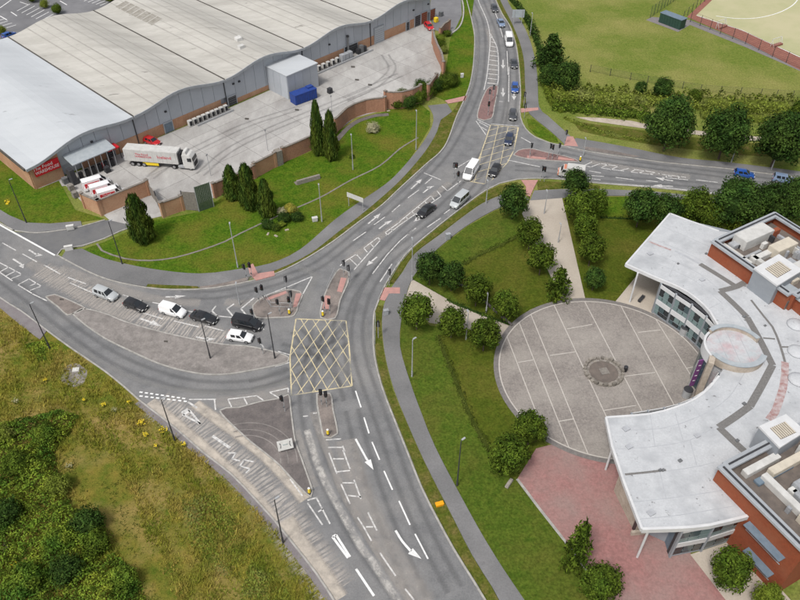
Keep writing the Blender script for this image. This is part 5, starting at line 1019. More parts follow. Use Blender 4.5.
for a in ((671, 124, 25, 'big', 'big dark round tree north of the east road, left of three'), (727, 133, 24.5, 'big', 'big dark round tree north of the east road, middle of three'), (781, 141, 25, 'big', 'big dark round tree north of the east road, right of three, above the silver car'),
          (641, 88, 6.5, 'dark', 'small dark bush by the field fence'), (663, 89, 9.5, 'dark', 'rounded dark bush by the field fence, right of a smaller one'), (695, 97, 7, 'round', 'low green bush on the hedge bank below the pitch'), (568, 76, 13, 'dark', 'broad dark bush right of the spruce by the north path'), (548, 76, 9, 'dark', 'dark bush below the spruce by the north path'), (800, 112, 10, 'round', 'bush on the hedge bank at the right edge')):
    tree(*a[:5], grp='trees and bushes by the playing field', asp=.98, clear=.02)
conifer(550, 66, 549, 34, 15, 'spruce', 'dark spreading spruce beside the north footpath', 'spruce', 'spruce')
conifer(557, 297, 555, 268, 13, 'young', 'loose-branched dark tree by the pale path, just above the plaza', 'tree', 'tree'); conifer(573, 566, 572, 522, 15, 'young', 'loose-branched conical tree at the edge of the pink forecourt', 'tree', 'tree')
for a in ((319, 155, 320, 101, 6.5, 'tall narrow conifer, left of the pair by the curved wall'), (332, 160, 331, 112, 6.8, 'tall narrow conifer, right of the pair by the curved wall'), (234, 199, 233, 166, 8, 'yellowish conifer, left of three by the orange wall'), (251, 209, 249, 165, 8.5, 'tallest conifer, middle of three by the orange wall'), (268, 216, 265, 180, 8, 'dark conifer, right of three by the orange wall'), (145, 241, 141, 196, 11, 'lone narrow conifer at the yard entrance')):
    conifer(*a[:5], 'column', a[5])
# shrub bed on the bright lawn
def shrub(px, py, r, mat, lab, hz=.7, name='shrub', n=60, leaf=.09, cat='shrub'):
    t = thing(name, lab, cat, G(px, py)); me = crown_round(rnd.randint(1, 9999), r, r * hz, n, 30, leaf, mat); c = link('foliage', me, t); c.location = (0, 0, r * hz * .8)
    m = MB(); m.tube((0, 0, -.05), (0, 0, r * .5), .06, .03, 6); m.build('stem', 'bark', t); return t
for a in ((282, 214, 1.1, 'flower_cream', 'pale cream flowering shrub in the lawn bed'), (291, 212, 1.5, 'leaf_gold', 'golden yellow shrub in the lawn bed'), (268, 228, 1.6, 'leaf_dark', 'dark low shrub at the left of the lawn bed'), (284, 222, 1.7, 'leaf_dark', 'dark shrub under the golden one in the lawn bed'), (297, 220, 1.5, 'leaf_dark', 'dark shrub at the right of the lawn bed'), (282, 226, .9, 'leaf_bright', 'small lime green shrub at the front of the lawn bed'), (276, 230, 1.0, 'leaf_conifer', 'brownish low shrub at the front left of the lawn bed'),
          (440, 42, 1.8, 'leaf_bright', 'leafy shrub behind the yard wall by the service lane'), (443, 53, 1.6, 'leaf_hedge', 'grey green shrub beside the buttressed wall'), (447, 36, 1.4, 'leaf_tree', 'green shrub at the corner of the service lane wall'), (373, 132, 1.9, 'flower_cream', 'pale dry ornamental grass clump on the lawn below the curved wall'), (352, 158, .7, 'leaf_tree', 'slim green shrub right of the tall conifers'),
          (441, 47, 1.3, 'leaf_tree', 'low shrub at the top of the buttressed wall')):
    shrub(*a[:5])
for i, (px, py, r) in enumerate(((402, 101, 2.2), (409, 108, 2.4), (417, 103, 2.6), (426, 97, 2.6), (434, 92, 2.4), (443, 88, 2.6), (451, 86, 2.6), (421, 90, 2.0), (398, 108, 1.6))):
    shrub(px, py, r, ['leaf_tree', 'leaf_dark', 'leaf_tree'][i % 3], ['hedge bush at the left end of the planting below the yard', 'low dark hedge bush in front of the brick bay', 'green hedge bush before the brick wall piece', 'leafy hedge bush under the short brick wall', 'dark hedge bush near the pedestrian path', 'bright hedge bush beside the white rail', 'rounded hedge bush at the right end below the yard', 'upright bush rising above the retaining wall', 'small low bush at the foot of the taller brick bay'][i], .8, n=80, leaf=.11)
# car-park shrubs
for i, (px, py, r) in enumerate(((33, 2, 2.4), (45, 8, 1.6), (58, 14, 2.0), (112, 2, 3.0), (26, -1, 2.0), (3, 34, 1.6))):
    shrub(px, py, r, 'leaf_hedge' if i % 2 else 'leaf_tree', ['green shrub in the car park island, beside another', 'small yellow shrub in the car park island', 'upright shrub at the warehouse end of the car park island', 'large shrub behind the cream roof', 'shrub at the top of the car park island', 'shrub beside the blue parked car'][i], .9)
# hedges: long leafy banks
def hedge(pts, width, h, mat, lab, dens=26, leaf=.22, cat='hedge', name='hedge', kind=None, jit=.35):
    P = cr(GL(pts), 1.0); rg = np.random.default_rng(len(pts) * 31 + int(abs(pts[0][0]))); C = np.array([p[:] for p in P]); seg = rg.integers(0, len(C) - 1, int(dens * width * len(C)))
    f = rg.random(len(seg))[:, None]; c = C[seg] * (1 - f) + C[seg + 1] * f; d = C[seg + 1] - C[seg]; d /= np.linalg.norm(d, axis=1)[:, None]; nn = np.stack([-d[:, 1], d[:, 0], d[:, 2]], 1)
    a = rg.uniform(-.15, np.pi + .15, len(seg)); lump = 1 + jit * np.sin(c[:, 0] * 1.7 + 2 * np.sin(c[:, 1] * .9)) * np.cos(c[:, 1] * 1.3) + jit * .5 * np.sin(c[:, 0] * 4.1 + c[:, 1] * 3.3)
    rad = rg.uniform(.85, 1.1, len(seg)) * lump; ca, sa = np.cos(a), np.maximum(np.sin(a), -.1); ca = np.sign(ca) * np.abs(ca) ** .6; sa = np.sign(sa) * np.abs(sa) ** .6
    off = (ca * rad)[:, None] * nn * width / 2; p = c + off; p[:, 2] = sa * rad * h + .1
    nr = off / (width / 2) + np.stack([0 * a, 0 * a, sa], 1) + rg.normal(size=p.shape) * .6
    m = MB(); w = width * .36; A = offset_line(P, w); B = offset_line(P, -w); m.loft([[(q.x, q.y, 0), (q.x * .8 + p_.x * .2, q.y * .8 + p_.y * .2, h * .62), (q.x * .2 + p_.x * .8, q.y * .2 + p_.y * .8, h * .62), (p_.x, p_.y, 0)] for q, p_ in zip(A, B)])
    o0 = G(*pts[0]); sh_ = np.array([o0.x, o0.y, 0])
    me = leaf_mesh('foliage', p - sh_, nr, leaf, mat, rg, core=(np.array(m.v) - sh_, [list(x) for x in m.f])); 
    t = thing(name, lab, cat, (o0.x, o0.y, 0)); link('foliage', me, t); return t
hedge([(552, 97), (580, 97), (615, 100), (650, 102), (700, 105), (760, 108), (830, 112)], 7.0, 1.9, 'leaf_hedge', 'broad overgrown hedge bank along the foot of the playing field', 16, .3)
hedge([(552, 107), (585, 110), (620, 114), (650, 117)], 4.5, 1.3, 'leaf_tree', 'lower green hedge strip left of the three big trees', 16, .28)
hedge([(700, 116), (740, 119), (800, 121), (850, 124)], 4.0, 1.4, 'leaf_hedge', 'grey green scrub strip behind the three big trees', 16, .28)
hedge([(511, 0), (520, 10), (528, 22), (534, 35), (541, 55), (543, 72)], 1.9, 1.3, 'leaf_dark', 'narrow hedge between the north footpath and the field', 26, .24)
hedge([(544, 83), (547, 93), (552, 104), (562, 113)], 1.8, 1.2, 'leaf_bright', 'small bright hedge at the bend of the north footpath', 24, .22)
hedge([(564, 118), (580, 125), (600, 132), (625, 138), (650, 141)], 1.2, .55, 'leaf_hedge', 'low ragged hedge line above the east road pavement', 22, .2)
hedge([(447, 300), (455, 304), (480, 314), (510, 325)], .9, .35, 'leaf_dark', 'low planting along the tan path wall', 22, .15)
hedge([(463, 265), (478, 256), (500, 246), (521, 235)], 1.0, .3, 'blade_green', 'curved strip of longer grass across the upper lawn', 26, .16); hedge([(438, 336), (448, 362), (460, 392), (474, 424), (490, 452)], 1.0, .32, 'blade_green', 'dark ditch strip of longer grass down the lower lawn', 26, .16)
hedge([(600, 218), (625, 219), (648, 220)], .8, .3, 'leaf_dark', 'low dark hedge line across the lawn by the row of trees', 26, .16)
sheet('dry_verge', [(572, 121), (600, 125), (640, 130), (690, 137), (760, 144), (830, 150), (830, 160), (740, 155), (660, 146), (610, 138), (580, 131)], .03, 'verge_grass')
sheet('dry_verge', [(575, 117), (600, 118), (632, 121), (650, 125), (700, 131), (760, 137), (830, 141), (830, 144), (740, 140), (640, 128), (590, 121)], .04, 'stone_tan')
# ------------------------------------------------------------------ rough field: tussocks, brambles, flowers
def in_poly(x, y, poly):
    ins = np.zeros(len(x), bool); n = len(poly)
    for i in range(n):
        a, b = poly[i], poly[(i + 1) % n]; c = ((a.y > y) != (b.y > y)) & (x < (b.x - a.x) * (y - a.y) / (b.y - a.y + 1e-12) + a.x); ins ^= c
    return ins
def scatter(poly, n, rg):
    xs = [p.x for p in poly]; ys = [p.y for p in poly]; x = rg.uniform(min(xs), max(xs), n); y = rg.uniform(min(ys), max(ys), n); k = in_poly(x, y, poly); return x[k], y[k]
def blades(name, poly, n, h, mat, lab, cat, hold=None, per=5):
    rg = np.random.default_rng(n); x, y = scatter(poly, n, rg)
    q = np.sin(x * .55 + 1.3 * np.sin(y * .4)) * np.cos(y * .6 + x * .15) + .6 * np.sin(x * 1.7 + y * 1.1); keep = rg.random(len(x)) < .45 + .4 * (q > -.2); x, y = x[keep], y[keep]; hh = h * (.55 + .5 * (q[keep] > .2)) * rg.uniform(.6, 1.3, len(x))
    if hold is not None:
        k = ~in_poly(x, y, hold); x, y, hh = x[k], y[k], hh[k]
    m = len(x); X = np.repeat(x, per); Y = np.repeat(y, per); H = np.repeat(hh, per) * rg.uniform(.6, 1.2, m * per); a = rg.uniform(0, 2 * np.pi, m * per); lean = H * rg.uniform(.3, 1.0, m * per); w = .045 * rg.uniform(.7, 1.5, m * per)
    bx = X + rg.normal(size=m * per) * .1; by = Y + rg.normal(size=m * per) * .1; px_, py_ = -np.sin(a) * w, np.cos(a) * w
    V = np.stack([np.stack([bx - px_, by - py_, np.zeros_like(bx)], 1), np.stack([bx + px_, by + py_, np.zeros_like(bx)], 1), np.stack([bx + np.cos(a) * lean, by + np.sin(a) * lean, H], 1)], 1).reshape(-1, 3)
    me = bpy.data.meshes.new(name); k = m * per; me.vertices.add(3 * k); me.vertices.foreach_set('co', V.astype(np.float32).ravel()); me.loops.add(3 * k); me.loops.foreach_set('vertex_index', np.arange(3 * k, dtype=np.int32)); me.polygons.add(k); me.polygons.foreach_set('loop_start', np.arange(0, 3 * k, 3, dtype=np.int32)); me.update(calc_edges=True); me.materials.append(MATS[mat])
    at = me.attributes.new('tint', 'FLOAT', 'POINT'); at.data.foreach_set('value', np.repeat(np.clip(np.repeat(rg.random(m), per) * .7 + rg.random(k) * .3, 0, 1), 3).astype(np.float32))
    return tag(link(name, me), lab, cat, kind='stuff')
FIELD = GL([(0, 311), (20, 326), (46, 342), (72, 352), (105, 376), (128, 395), (170, 429), (207, 462), (230, 480), (254, 506), (272, 527), (290, 549), (314, 580), (332, 606), (300, 640), (-110, 640), (-110, 310)])
BARE1 = GL([(60, 455), (85, 445), (110, 455), (135, 500), (145, 540), (175, 600), (150, 610), (120, 550), (105, 515), (70, 490)])
BARE2 = GL([(62, 372), (75, 364), (86, 371), (80, 385), (66, 385)])
blades('tall_grass', FIELD, 78000, .50, 'blade', 'tall dry yellow and green grass filling the rough field', 'grass', BARE1)
blades('short_grass', BARE1, 4000, .16, 'blade_green', 'thin short grass on the bare trodden strip of the rough field', 'grass')
def thicket(pts, n, hmax, mat, lab, seed, name='bramble_thicket', leaf=.17):
    poly = GL(pts); rg = np.random.default_rng(seed); x, y = scatter(poly, n, rg)
    f = lambda x, y: .55 + .32 * np.sin(x * .62 + 1.7 * np.sin(y * .35 + seed)) * np.cos(y * .55) + .14 * np.sin(x * 1.9 + y * 1.2) * np.cos(y * 2.1 - x * .7) + .08 * np.sin(x * 4.1 - y * 3.3)
    dist = np.full(len(x), 1e9)
    for i in range(len(poly)):
        a, b = poly[i], poly[(i + 1) % len(poly)]; ex, ey = b.x - a.x, b.y - a.y; t = np.clip(((x - a.x) * ex + (y - a.y) * ey) / (ex * ex + ey * ey), 0, 1); dist = np.minimum(dist, np.hypot(x - a.x - t * ex, y - a.y - t * ey))
    z = hmax * f(x, y) * np.minimum(1, (dist + .25) / 1.6) ** .6; z = z - rg.random(len(x)) ** 2 * .7; z = np.maximum(z, .05)
    e = .15; nx = -(f(x + e, y) - f(x - e, y)) / (2 * e) * hmax; ny = -(f(x, y + e) - f(x, y - e)) / (2 * e) * hmax
    nr = np.stack([nx, ny, np.ones(len(x))], 1) + rg.normal(size=(len(x), 3)) * .55
    me = leaf_mesh(name, np.stack([x, y, z], 1), nr, leaf, mat, rg); return tag(link(name, me), lab, 'brambles', kind='stuff')
thicket([(-90, 430), (0, 428), (30, 418), (60, 412), (80, 418), (66, 440), (55, 452), (60, 480), (75, 512), (104, 516), (108, 545), (140, 580), (152, 615), (120, 640), (-110, 640)], 90000, 2.6, 'leaf_bramble', 'dense dark green bramble thicket in the bottom left corner', 5)
thicket([(25, 345), (45, 340), (60, 345), (52, 360), (36, 362)], 2600, .8, 'leaf_bramble', 'small green weed patch below the left lamp post', 6, leaf=.15); thicket([(180, 500), (215, 490), (240, 520), (250, 560), (225, 580), (190, 545)], 5200, .6, 'leaf_hedge', 'loose green weed patch in the tall grass by the road', 8, leaf=.15); thicket([(250, 560), (280, 575), (300, 615), (235, 615)], 4200, .6, 'leaf_hedge', 'green weed patch in the tall grass at the bottom edge', 9, leaf=.15)
def ragwort(px, py, r, lab, seed, mat='flower_yellow'):
    t = thing('ragwort_plant', lab, 'flowers', G(px, py)); rg = np.random.default_rng(seed); r *= .8; n = int(80 * r * r) + 18; a = rg.uniform(0, 6.28, n); q = r * np.sqrt(rg.random(n)); P = np.stack([q * np.cos(a), q * np.sin(a), .5 + .25 * rg.random(n)], 1)
    link('flower_heads', leaf_mesh('flower_heads', P, rg.normal(size=P.shape) * .3 + np.array([0, 0, 1]), .095, mat, rg), t)
    P2 = P.copy(); P2[:, 2] *= rg.random(n); link('leaves', leaf_mesh('leaves', P2, rg.normal(size=P.shape), .12, 'blade_green', rg), t)
for i, (px, py, r, lab) in enumerate(((104, 407, .45, 'small yellow ragwort clump left of the others in the rough field'), (142, 425, .75, 'yellow ragwort clump nearest the leaning lamp post, left'), (164, 432, .75, 'yellow ragwort clump beside the lamp post by the slip road'), (146, 437, .5, 'pale yellow ragwort under the pair of clumps'), (130, 404, .4, 'yellow ragwort close to the field edge'), (184, 446, .5, 'yellow ragwort right of the lamp post base'), (156, 448, .35, 'tiny ragwort below the bright clumps'), (14, 566, .6, 'orange yellow flowers in the brambles, bottom left'), (85, 402, .3, 'tiny yellow flower by the dumped slabs'), (46, 382, .3, 'tiny yellow flower at the left of the field'), (8, 203, .6, 'yellow flowers in the grass below the warehouse corner'), (148, 0, .3, ''))[:-1]): ragwort(px, py, r, lab, 70 + i)
for i, (px, py, r, lab) in enumerate(((17, 403, .6, 'pale grey seed heads in the field, left edge'), (5, 550, .9, 'white flower spray in the brambles, left edge'), (115, 412, .5, 'cream seed heads beside the ragwort'), (70, 468, .6, 'pale dead flower tuft at the bare strip'))): ragwort(px, py, r, lab, 90 + i, 'flower_cream')
# dumped slabs
for px, py, a, s, lab in ((68, 378, .5, (1.9, .95, .14), 'grey slab lying in the rough field, the lower of two'), (76, 370, .2, (1.0, .8, .16), 'white slab lying in the rough field, the upper of two')):
    m = MB(); m.box((0, 0, .1), s); o = m.build('dumped_slab', 'stone_block' if s[0] > 1.5 else 'plant_white', origin=(0, 0, 0), bevel=.02); o.location = G(px, py); o.rotation_euler = (.05, .04, a); tag(o, lab, 'slab')
sheet('bare_patch', cr(GL([(61, 372), (74, 363), (87, 370), (82, 385), (66, 386)]), 1, True), .03, 'island_pale', world=True)

for i, (px, py, r, mt, lab) in enumerate(((90, 528, 2.3, 'leaf_dark', 'dark rounded bush at the right edge of the bramble thicket'), (98, 548, 2.0, 'leaf_tree', 'green bush below the dark one at the edge of the thicket'), (62, 545, 2.2, 'leaf_bramble', 'light green bush rising from the middle of the thicket'), (20, 470, 2.4, 'leaf_tree', 'mid green bush in the upper part of the thicket'), (48, 440, 2.0, 'leaf_bramble', 'yellowish bush at the top of the thicket'), (8, 520, 2.4, 'leaf_dark', 'dark bush at the left edge of the thicket'), (30, 585, 2.4, 'leaf_bramble', 'pale bush near the bottom left corner'), (125, 585, 2.0, 'leaf_bramble', 'light green bush at the bottom of the bare strip'), (60, 490, 1.8, 'leaf_hedge', 'yellow green bush beside the bare strip'), (70, 575, 2.2, 'leaf_dark', 'dark bush low in the thicket'), (5, 440, 2.0, 'leaf_hedge', 'yellow green bush at the left edge above the thicket'))): shrub(px, py, r, mt, lab, .75, n=90, leaf=.14)
# ------------------------------------------------------------------ vehicles (local x forward)
KIND = dict(hatch=dict(L=4.1, W=1.78, H=1.47, belt=.92, cab=(-.47, -.40, .05, .24), sw=((-.30, -.10), (-.08, .12))), saloon=dict(L=4.55, W=1.80, H=1.44, belt=.92, cab=(-.38, -.24, .06, .24), sw=((-.22, -.06), (-.04, .13))),
            suv=dict(L=4.5, W=1.86, H=1.68, belt=1.04, cab=(-.48, -.43, .08, .25), sw=((-.36, -.17), (-.15, .0), (.02, .15))), mpv=dict(L=4.9, W=1.92, H=1.95, belt=1.10, cab=(-.495, -.475, .14, .34), sw=((-.42, -.20), (-.18, .02), (.04, .24))),
            smallvan=dict(L=4.4, W=1.80, H=1.83, belt=1.08, cab=(-.495, -.48, .08, .29), sw=((.03, .17),)), van=dict(L=5.5, W=2.0, H=2.35, belt=1.22, cab=(-.497, -.485, .20, .37), sw=((.13, .27),)))
WH = {}
def wheel(r, w=.22):
    if r in WH: return WH[r]
    t = MB(); t.tube((0, -w / 2, 0), (0, w / 2, 0), r, n=16); a = t.build('tyre', 'tyre'); m = MB(); m.tube((0, -w / 2 - .012, 0), (0, w / 2 + .012, 0), r * .62, n=12); b = m.build('rim', 'rim'); WH[r] = (a.data, b.data); bpy.data.objects.remove(a); bpy.data.objects.remove(b); return WH[r]
def add_wheel(par, x, y, r, w=.22):
    a, b = wheel(r, w); o = link('wheel', a, par); o.location = (x, y, r); q = link('rim', b, o)
def pane(par, name, a, b, c, d, ins=.1, out=.012, mat='car_glass'):
    P = [Vector(p) for p in (a, b, c, d)]; ctr = sum(P, Vector()) / 4; n = (P[1] - P[0]).cross(P[3] - P[0]).normalized()
    if n.dot(ctr - Vector((ctr.x * .2, 0, .6))) < 0: n = -n
    Q = []
    for i in range(4):
        e1 = (P[(i + 1) % 4] - P[i]).normalized(); e2 = (P[i - 1] - P[i]).normalized(); Q.append(P[i] + e1 * ins + e2 * ins * .8 + n * out)
    m = MB(); m.add(Q + [q - n * .03 for q in Q], [(0, 1, 2, 3), (7, 6, 5, 4), (0, 4, 5, 1), (1, 5, 6, 2), (2, 6, 7, 3), (3, 7, 4, 0)]); return m.build(name, mat, par)
def car(px, py, a, b, paint, kind, lab, grp=None, z=.7, name='car', cat='car', z0=.04, loc=None, rz=None, logo=None, livery=None):
    k = KIND[kind]; L, W, H, belt = k['L'], k['W'], k['H'], k['belt']; hw = W / 2
    p = loc if loc is not None else G(px, py, z); t = thing(name, lab, cat, (p.x, p.y, z0), heading(a, b) if rz is None else rz, grp); PM = 'paint_' + paint
    big = kind in ('van', 'mpv', 'smallvan'); nose = belt - (.30 if not big else .34)
    st = [(-.5, .80, belt * .55, .34), (-.495, .90, belt * .93, .26), (-.47, .97, belt, .22), (-.3, 1, belt, .2), (.10, 1, belt, .2), (k['cab'][3] - .01, .995, belt - .01, .2), (.40, .95, nose + .14, .2), (.465, .88, nose + .03, .22), (.49, .80, nose - .10, .26), (.5, .72, nose - .22, .34)]
    rings = []
    for u, w, zt, zb in st:
        y = hw * w; rings.append([(u * L, -y * .9, zb), (u * L, -y, zb + .14), (u * L, -y * 1.0, zt - .22), (u * L, -y * .965, zt - .06), (u * L, -y * .86, zt), (u * L, y * .86, zt), (u * L, y * .965, zt - .06), (u * L, y, zt - .22), (u * L, y, zb + .14), (u * L, y * .9, zb)])
    m = MB(); m.loft(rings)
    xr0, xr1, xf1, xf0 = [q * L for q in k['cab']]; by, ty = hw * .90, hw * (.70 if not big else .80); zr = H; zb = belt - .03; mid = (xr1 + xf1) / 2
    cabr = [[(xr0, -by, zb), (xf0, -by, zb), (xf0, by, zb), (xr0, by, zb)], [(xr1, -ty, zr - .05), (xf1, -ty, zr - .07), (xf1, ty, zr - .07), (xr1, ty, zr - .05)], [(xr1 + .15, -ty * .85, zr), (xf1 - .2, -ty * .85, zr - .005), (xf1 - .2, ty * .85, zr - .005), (xr1 + .15, ty * .85, zr)]]
    m.loft(cabr); bo = m.build('body', PM, t, smooth=False)
    for pl in bo.data.polygons: pl.use_smooth = True
    try: bo.data.set_sharp_from_angle(angle=R(38))
    except Exception: pass
    A, B = cabr[0], cabr[1]
    pane(t, 'windscreen', A[1], A[2], B[2], B[1], .07)
    if kind not in ('van', 'smallvan'): pane(t, 'rear_window', A[3], A[0], B[0], B[3], .09)
    for s in (-1, 1):
        for u0, u1 in k['sw']:
            def at(u, top):
                f = u * L; zz = zr - .06 if top else zb; yy = (ty if top else by) * s
                lo, hi = (xr1 + .05, xf1 - .02) if top else (xr0 + .05, xf0 - .08)
                return (min(max(f - (.10 if top else -.02), lo), hi), yy, zz)
            q = [at(u0, 0), at(u1 + (.05 if (u0, u1) == k['sw'][-1] else 0), 0), at(u1, 1), at(u0, 1)]
            pane(t, 'side_window', *q, .05)
        m = MB(); m.box((xf0 - .32, s * (hw + .08), belt + .06), (.16, .2, .15)); m.build('mirror', PM if kind != 'van' else 'plastic_black', t, bevel=.03)
        m = MB(); m.box((.462 * L, s * hw * .66, nose - .06), (.20, .36, .17)); m.build('headlight', 'lamp_clear', t, bevel=.03)
        m = MB(); m.box((-.488 * L, s * hw * .78, belt - .18), (.12, .24, .26 if not big else .5)); m.build('tail_light', 'lamp_red', t, bevel=.02)
    r = .32 if not big else .34
    for x in (-.30, .315):
        for s in (-1, 1): add_wheel(t, x * L, s * (hw - .10), r)
    m = MB(); m.box((.488 * L, 0, .42), (.10, hw * 1.2, .22)); m.build('grille', 'plastic_black', t, bevel=.02); m = MB(); m.box((.502 * L, 0, .36), (.03, .52, .11)); m.build('number_plate', 'plate_white', t); m = MB(); m.box((0, 0, .24), (L * .82, W * .84, .14)); m.build('underbody', 'plastic_black', t)
    m = MB(); m.box((-.5 * L, 0, .62), (.03, .52, .11)); m.build('number_plate', 'plate_white', t)
    if livery:
        for s in (-1, 1):
            m = MB(); m.box((-.17 * L, s * (hw * .93 + .03), 1.38), (L * .52, .05, .95)); pnl = m.build('side_panel', livery, t)
            text('lettering', 'The Food', .42, 'sign_white', pnl, plane_mtx((-.20 * L, s * (hw * .93 + .062), 1.58), (-s, 0, 0), (0, 0, 1)), sx=1); text('lettering', 'WAREHOUSE', .40, 'sign_white', pnl, plane_mtx((-.17 * L, s * (hw * .93 + .062), 1.2), (-s, 0, 0), (0, 0, 1)), sx=.95)
    return t
q1 = 'cars queueing on the west arm'; q2 = 'cars queueing from the north'
car(105.5, 293.5, (97, 290), (116, 297), 'silver', 'suv', 'silver hatchback at the tail of the west queue', q1); car(135.5, 304.5, (125, 301), (147, 309), 'black', 'hatch', 'black hatchback second from the tail of the west queue', q1)
car(173, 310.5, (160, 306.5), (187, 314), 'white', 'smallvan', 'small white van in the middle of the west queue', q1, name='van', cat='van'); car(204, 317, (192, 313.5), (217, 321), 'black', 'saloon', 'black saloon behind the black people carrier in the west queue', q1)
car(247.5, 322.5, (235, 319.5), (260, 325), 'black', 'mpv', 'black people carrier heading the upper lane of the west queue', q1, z=.9); car(240, 336, (227, 334), (254, 338), 'white', 'hatch', 'white hatchback alone in the lower lane of the west queue', q1)
car(426, 210, (435, 203), (417, 217), 'black', 'saloon', 'black saloon leaving the upper junction towards the lower one', q2); car(459.5, 199.5, (469, 191), (450, 208), 'silver', 'mpv', 'silver white people carrier behind the black saloon', q2, z=.9)
car(471, 170, (477, 160), (464, 179), 'white', 'van', 'large white van crossing the upper box junction', q2, z=1.1, name='van', cat='van'); car(494.6, 170, (499, 162), (489, 178), 'black', 'hatch', 'black hatchback at the lower edge of the upper box junction', q2)
car(509, 139, (511, 131), (507, 147), 'navy', 'hatch', 'dark navy hatchback on the upper box junction', q2); car(513, 114.5, (513.6, 107), (512.6, 122), 'charcoal', 'hatch', 'charcoal car first behind the stop line on the north arm', q2); car(515, 87.5, (515.3, 79), (514.8, 96), 'blue', 'hatch', 'bright blue hatchback in the north queue', q2)
car(514, 63, (512.6, 55), (515, 70), 'charcoal', 'saloon', 'dark car between the blue hatchback and the white van', q2); car(509, 39.5, (507, 29), (511.2, 50), 'white', 'van', 'white van in the north queue', q2, z=1.1, name='van', cat='van'); car(501, 22.5, (497, 15), (504.5, 30), 'silver_blue', 'saloon', 'grey blue car behind the white van in the north queue', q2); car(494.5, 8, (491, 0), (498, 16), 'charcoal', 'hatch', 'dark car furthest back in the north queue', q2)
car(744.5, 173.5, (730, 171.5), (760, 176), 'blue', 'hatch', 'bright blue hatchback on the east road', None); car(784.5, 179, (770, 176.5), (800, 182), 'silver_blue', 'suv', 'silver blue car at the right edge of the east road', None, z=.75)
car(152, 140.8, (145, 138.5), (161, 144), 'red', 'hatch', 'red car parked by the brick base behind the lorry', None); car(429, 26, (425, 22), (434, 31), 'red', 'hatch', 'bright red car at the far end of the yard', None); car(9, 34.5, (0, 38), (20, 30), 'blue', 'hatch', 'blue car parked in the car park behind the warehouse', None)
for i, (px, py, lab) in enumerate(((96, 181.5, 'red and white delivery van nearest the canopy, first of three'), (104, 187, 'red and white delivery van, middle of three'), (111.5, 192, 'red and white delivery van against the yard wall, last of three'))):
    car(px, py, (px - 12, py + 3.5), (px + 12, py - 3.5), 'white', 'van', lab, 'three delivery vans', z=1.3, name='delivery_van', cat='van', livery='sign_red')
# white and orange van at the east stop line
t = thing('utility_van', 'white box van with a salmon orange front waiting at the east arm', 'van', (G(571, 172, 1.0).x, G(571, 172, 1.0).y, .04), heading((582, 173), (558, 170)))
m = MB(); m.box((-.9, 0, 1.45), (3.6, 2.05, 2.0)); m.build('box_body', 'plant_white', t, bevel=.08); m = MB(); m.loft([[(x, -1, .4), (x, -1, z), (x, 1, z), (x, 1, .4)] for x, z in ((.92, 2.1), (1.6, 2.05), (2.15, 1.25), (2.4, 1.16), (2.42, .6))]); m.build('cab', 'plant_white', t, bevel=.05); m = MB(); m.box((2.52, 0, .78), (.26, 2.0, .72), top=(.7, .96)); m.build('bonnet', 'cab_salmon', t, bevel=.05); m = MB(); m.box((1.25, 0, 2.1), (.5, 1.7, .1)); m.build('roof_panel', 'cab_salmon', t, bevel=.02)
pane(t, 'windscreen', (2.13, -.95, 1.28), (2.13, .95, 1.28), (1.62, .9, 2.02), (1.62, -.9, 2.02), .06)
for s in (-1, 1):
    m = MB(); m.box((1.4, s * 1.005, 1.6), (.7, .03, .55)); m.build('side_window', 'car_glass', t); m = MB(); m.box((2.63, s * .7, .85), (.1, .35, .22)); m.build('headlight', 'lamp_clear', t); m = MB(); m.box((1.75, s * 1.15, 1.45), (.12, .22, .3)); m.build('mirror', 'plastic_black', t)
    for x in (-1.7, 1.75): add_wheel(t, x, s * .88, .36)
# articulated lorry
la, lb = G(128, 178), G(199, 166); dv = (lb - la).normalized(); mid_ = G(164.8, 165.5)
t = thing('articulated_lorry', 'long white articulated lorry parked across the yard', 'lorry', (mid_.x, mid_.y, .06), heading((128, 160), (198, 165.5)))
m = MB(); m.box((-2.0, 0, 2.6), (11.6, 2.5, 2.75)); tb = m.build('trailer_box', 'plant_white', t, bevel=.05)
m = MB(); m.box((-2.0, 0, 1.12), (11.4, 1.1, .2)).box((-2.0, .9, 1.14), (11.2, .12, .16)).box((-2, -.9, 1.14), (11.2, .12, .16)); m.build('chassis', 'dark_metal', t)
for q in range(12):
    m = MB(); m.box((-7.4 + q * .98, -1.258, 2.6), (.03, .02, 2.5)); m.build('panel_rib', 'galvanised', tb)
for s in (-1, 1):
    y = s * 1.275
    text('lettering', 'The Food', .62, 'letter_red', tb, plane_mtx((-3.9 if s < 0 else -.2, y, 3.0), (-s, 0, 0), (0, 0, 1)), sx=1.15); text('lettering', 'WAREHOUSE', .56, 'letter_red', tb, plane_mtx((-3.6 if s < 0 else -.5, y, 2.45), (-s, 0, 0), (0, 0, 1)), sx=1.05); text('lettering', 'Iceland', .95, 'letter_red', tb, plane_mtx((.9 if s < 0 else -4.9, y, 2.65), (-s, 0, 0), (0, 0, 1)), sx=1.15)
    m = MB(); m.box((-2.4, s * 1.1, .78), (3.4, .08, .62)); m.build('side_guard', 'yellow', t)
    for x in (-6.4, -5.1, -3.9): add_wheel(t, x, s * 1.03, .5, .32)
    for x in (2.6, 6.15): add_wheel(t, x, s * 1.0, .5, .32)
    m = MB(); m.box((4.3, s * 1.0, .75), (1.5, .5, .62)); m.build('fuel_tank', 'galvanised', t, bevel=.1); m = MB(); m.box((6.5, s * 1.28, 2.6), (.2, .18, .7)); m.build('mirror', 'plastic_black', t); m = MB(); m.box((6.25, s * 1.225, 2.5), (.9, .04, .8)); m.build('side_window', 'car_glass', t); m = MB(); m.box((7.0, s * .85, .85), (.1, .45, .28)); m.build('headlight', 'lamp_clear', t)
